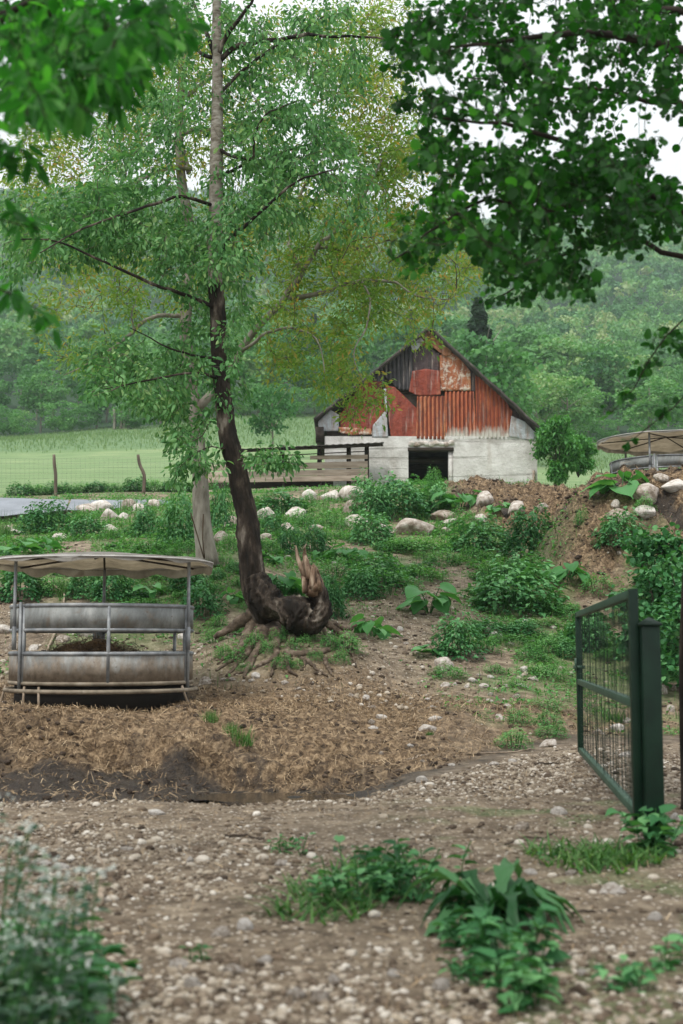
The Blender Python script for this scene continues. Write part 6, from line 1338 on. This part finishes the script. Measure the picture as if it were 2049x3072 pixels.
for rank, (d0, sp, hh) in enumerate(((166, 7.0, 11), (180, 7.5, 12.5), (197, 8.0, 13.5), (218, 9.0, 14), (242, 10, 15))):
    xs_ = np.arange(-.36, .36, sp / d0)
    for k, u in enumerate(xs_):
        X = 1024.5 + (u + rng.normal() * .008) * F; kd = kinds[int(rng.integers(0, 8 if rank > 1 else 6))]
        if kd == 'conifer' and rng.random() < .6: kd = 'round'
        ftree(X, d0 + rng.normal() * 3, hh * .86 * rng.uniform(.75, 1.25), kd, wlabel(X, rank, kd), rng.uniform(.95, 1.25))
for X in np.arange(-300, 2400, 92):
    ftree(X + rng.normal() * 20, 160 + rng.normal() * 1.5, rng.uniform(3, 5), 'bush', None, rng.uniform(1, 1.5), 'edge_bush', 'bush')['label'] = near_label('dark', 'bush at the foot of the wood', X, 1330)
for k, X in enumerate((342, 362, 372, 384)):
    w = np.array([P(X, 1306, 158), P(X + 2, 1270, 158), P(X + (4 if k % 2 else 0), 1225, 158)])
    e = M('bare_trunk', [tube(smooth_path(w, 6), np.linspace(.22, .14, 6), 6)], MAT['bark_grey'], None, True); tag(e, ['first', 'second', 'third', 'fourth'][k] + ' from the meadow post of the four pale trunks at the wood edge', 'tree trunk', 'pale trunks at the wood edge')
# the wood covering the hill
def hill_forest():
    parts = []
    rows = []; d = 262.0
    while d < 960:
        sp = 5.2 + d * .003; n = int(.76 * d / sp)
        rows.append(np.stack([(np.arange(n) / n - .5) * .76 * d + rng.normal(size=n) * sp * .35, np.full(n, d) + rng.normal(size=n) * sp * .4], 1)); d += sp * 1.25
    p = np.concatenate(rows); z = hgt(p[:, 0], p[:, 1])
    n = len(p); h = rng.uniform(8, 13, n); w = rng.uniform(2.6, 5.0, n); tone = np.clip(.5 + .55 * fbm(p[:, 0] * .02, p[:, 1] * .02, 3) * 2 + .28 * rng.normal(size=n), .03, .97)
    conif = rng.random(n) < .05
    near = p[:, 1] < 450
    for sel, per, qs in ((near, 170, .68), (~near, 80, 1.15)):
        ps, zs, hs, ws, ts = p[sel], z[sel], h[sel], w[sel], tone[sel]; m = len(ps)
        if not m: continue
        nc = 9
        cv = rng.normal(size=(m, nc, 3)); cv /= np.linalg.norm(cv, axis=2, keepdims=True); cv[..., 2] = np.abs(cv[..., 2]) * .8
        idx = rng.integers(0, nc, (m, per)); c = np.take_along_axis(cv, idx[..., None].repeat(3, 2), 1) * .62
        u = rng.normal(size=(m, per, 3)); u /= np.linalg.norm(u, axis=2, keepdims=True); u[..., 2] = np.where(u[..., 2] < -.2, -u[..., 2], u[..., 2])
        q = (c + u * .42 * rng.uniform(.7, 1, (m, per, 1))) * np.stack([ws, ws, hs * .5], 1)[:, None] + np.stack([ps[:, 0], ps[:, 1], zs + hs * .42], 1)[:, None]
        nn = u + rng.normal(size=u.shape) * .5
        N_ = m * per; q = q.reshape(-1, 3); nn = nn.reshape(-1, 3)
        parts.append(inst(QUAD, q, frames(unit(N_), nn), qs * rng.uniform(.6, 1.4, N_), np.clip(np.repeat(ts, per) + .08 * rng.normal(size=N_), 0, 1)))
    o = M('hill_forest', parts, MAT['leaf_hill']); tag(o, 'broadleaf forest covering the whole hillside', 'forest', None, 'stuff'); print('forest', n)
hill_forest()

# ------------------------------------------------------------------ air
V, Fl, _ = box(-700, 700, -8, 1480, -6, 420)
hzm = NT('haze'); pv = hzm.n('VolumePrincipled'); pv.inputs['Color'].default_value = (.80, .93, .96, 1); pv.inputs['Density'].default_value = .0003; pv.inputs['Anisotropy'].default_value = .2
hzm.t.links.new(pv.outputs[0], hzm.out.inputs[1])
HAZE = True
if HAZE:
    o = ob('haze', mesh('haze', V, Fl), hzm.m); tag(o, kind='stuff'); o['label'] = 'thin blue-green haze in the valley air'

# ------------------------------------------------------------------ light
wd = bpy.data.worlds.new('World'); sc.world = wd; wd.use_nodes = True; nt = wd.node_tree; nt.nodes.clear()
EL, AZ = math.radians(58), math.radians(215)
sky = nt.nodes.new('ShaderNodeTexSky'); sky.sky_type = 'NISHITA'; sky.sun_disc = False; sky.sun_elevation = EL; sky.sun_rotation = AZ
mx = nt.nodes.new('ShaderNodeMix'); mx.data_type = 'RGBA'; mx.inputs[0].default_value = .85
nt.links.new(sky.outputs[0], mx.inputs[6])
# overcast cloud: three times brighter overhead than at the horizon
tc = nt.nodes.new('ShaderNodeTexCoord'); sx = nt.nodes.new('ShaderNodeSeparateXYZ'); nt.links.new(tc.outputs['Generated'], sx.inputs[0])
mr = nt.nodes.new('ShaderNodeMapRange'); mr.inputs[1].default_value = 0; mr.inputs[2].default_value = 1; mr.inputs[3].default_value = 7.5; mr.inputs[4].default_value = 17.0
nt.links.new(sx.outputs[2], mr.inputs[0])
cb = nt.nodes.new('ShaderNodeCombineColor')
for ii, kk in enumerate((.985, .99, 1.0)):
    mm = nt.nodes.new('ShaderNodeMath'); mm.operation = 'MULTIPLY'; mm.inputs[1].default_value = kk; nt.links.new(mr.outputs[0], mm.inputs[0]); nt.links.new(mm.outputs[0], cb.inputs[ii])
nt.links.new(cb.outputs[0], mx.inputs[7])
bg = nt.nodes.new('ShaderNodeBackground'); bg.inputs[1].default_value = .072
out = nt.nodes.new('ShaderNodeOutputWorld'); nt.links.new(mx.outputs[2], bg.inputs[0]); nt.links.new(bg.outputs[0], out.inputs[0])
sd = bpy.data.lights.new('sun', 'SUN'); sd.energy = 1.5; sd.angle = math.radians(10); sd.color = (1, .96, .9)
so = bpy.data.objects.new('sun', sd); COL.objects.link(so)
# sun direction: azimuth measured like the sky texture (0 = +Y, clockwise)
dv = np.array([math.sin(AZ) * math.cos(EL), math.cos(AZ) * math.cos(EL), math.sin(EL)])
from mathutils import Vector
so.rotation_euler = Vector(dv).to_track_quat('Z', 'Y').to_euler()
sc.view_settings.view_transform = 'Standard'; sc.view_settings.look = 'None'; sc.view_settings.gamma = 1; sc.view_settings.exposure = 0.74
try:
    sc.cycles.use_denoising = True; sc.cycles.max_bounces = 6; sc.cycles.diffuse_bounces = 3; sc.cycles.glossy_bounces = 2
    sc.cycles.transmission_bounces = 3; sc.cycles.volume_bounces = 1; sc.cycles.transparent_max_bounces = 4
except Exception as ex: print(ex)
print('done', time.time() - T0)
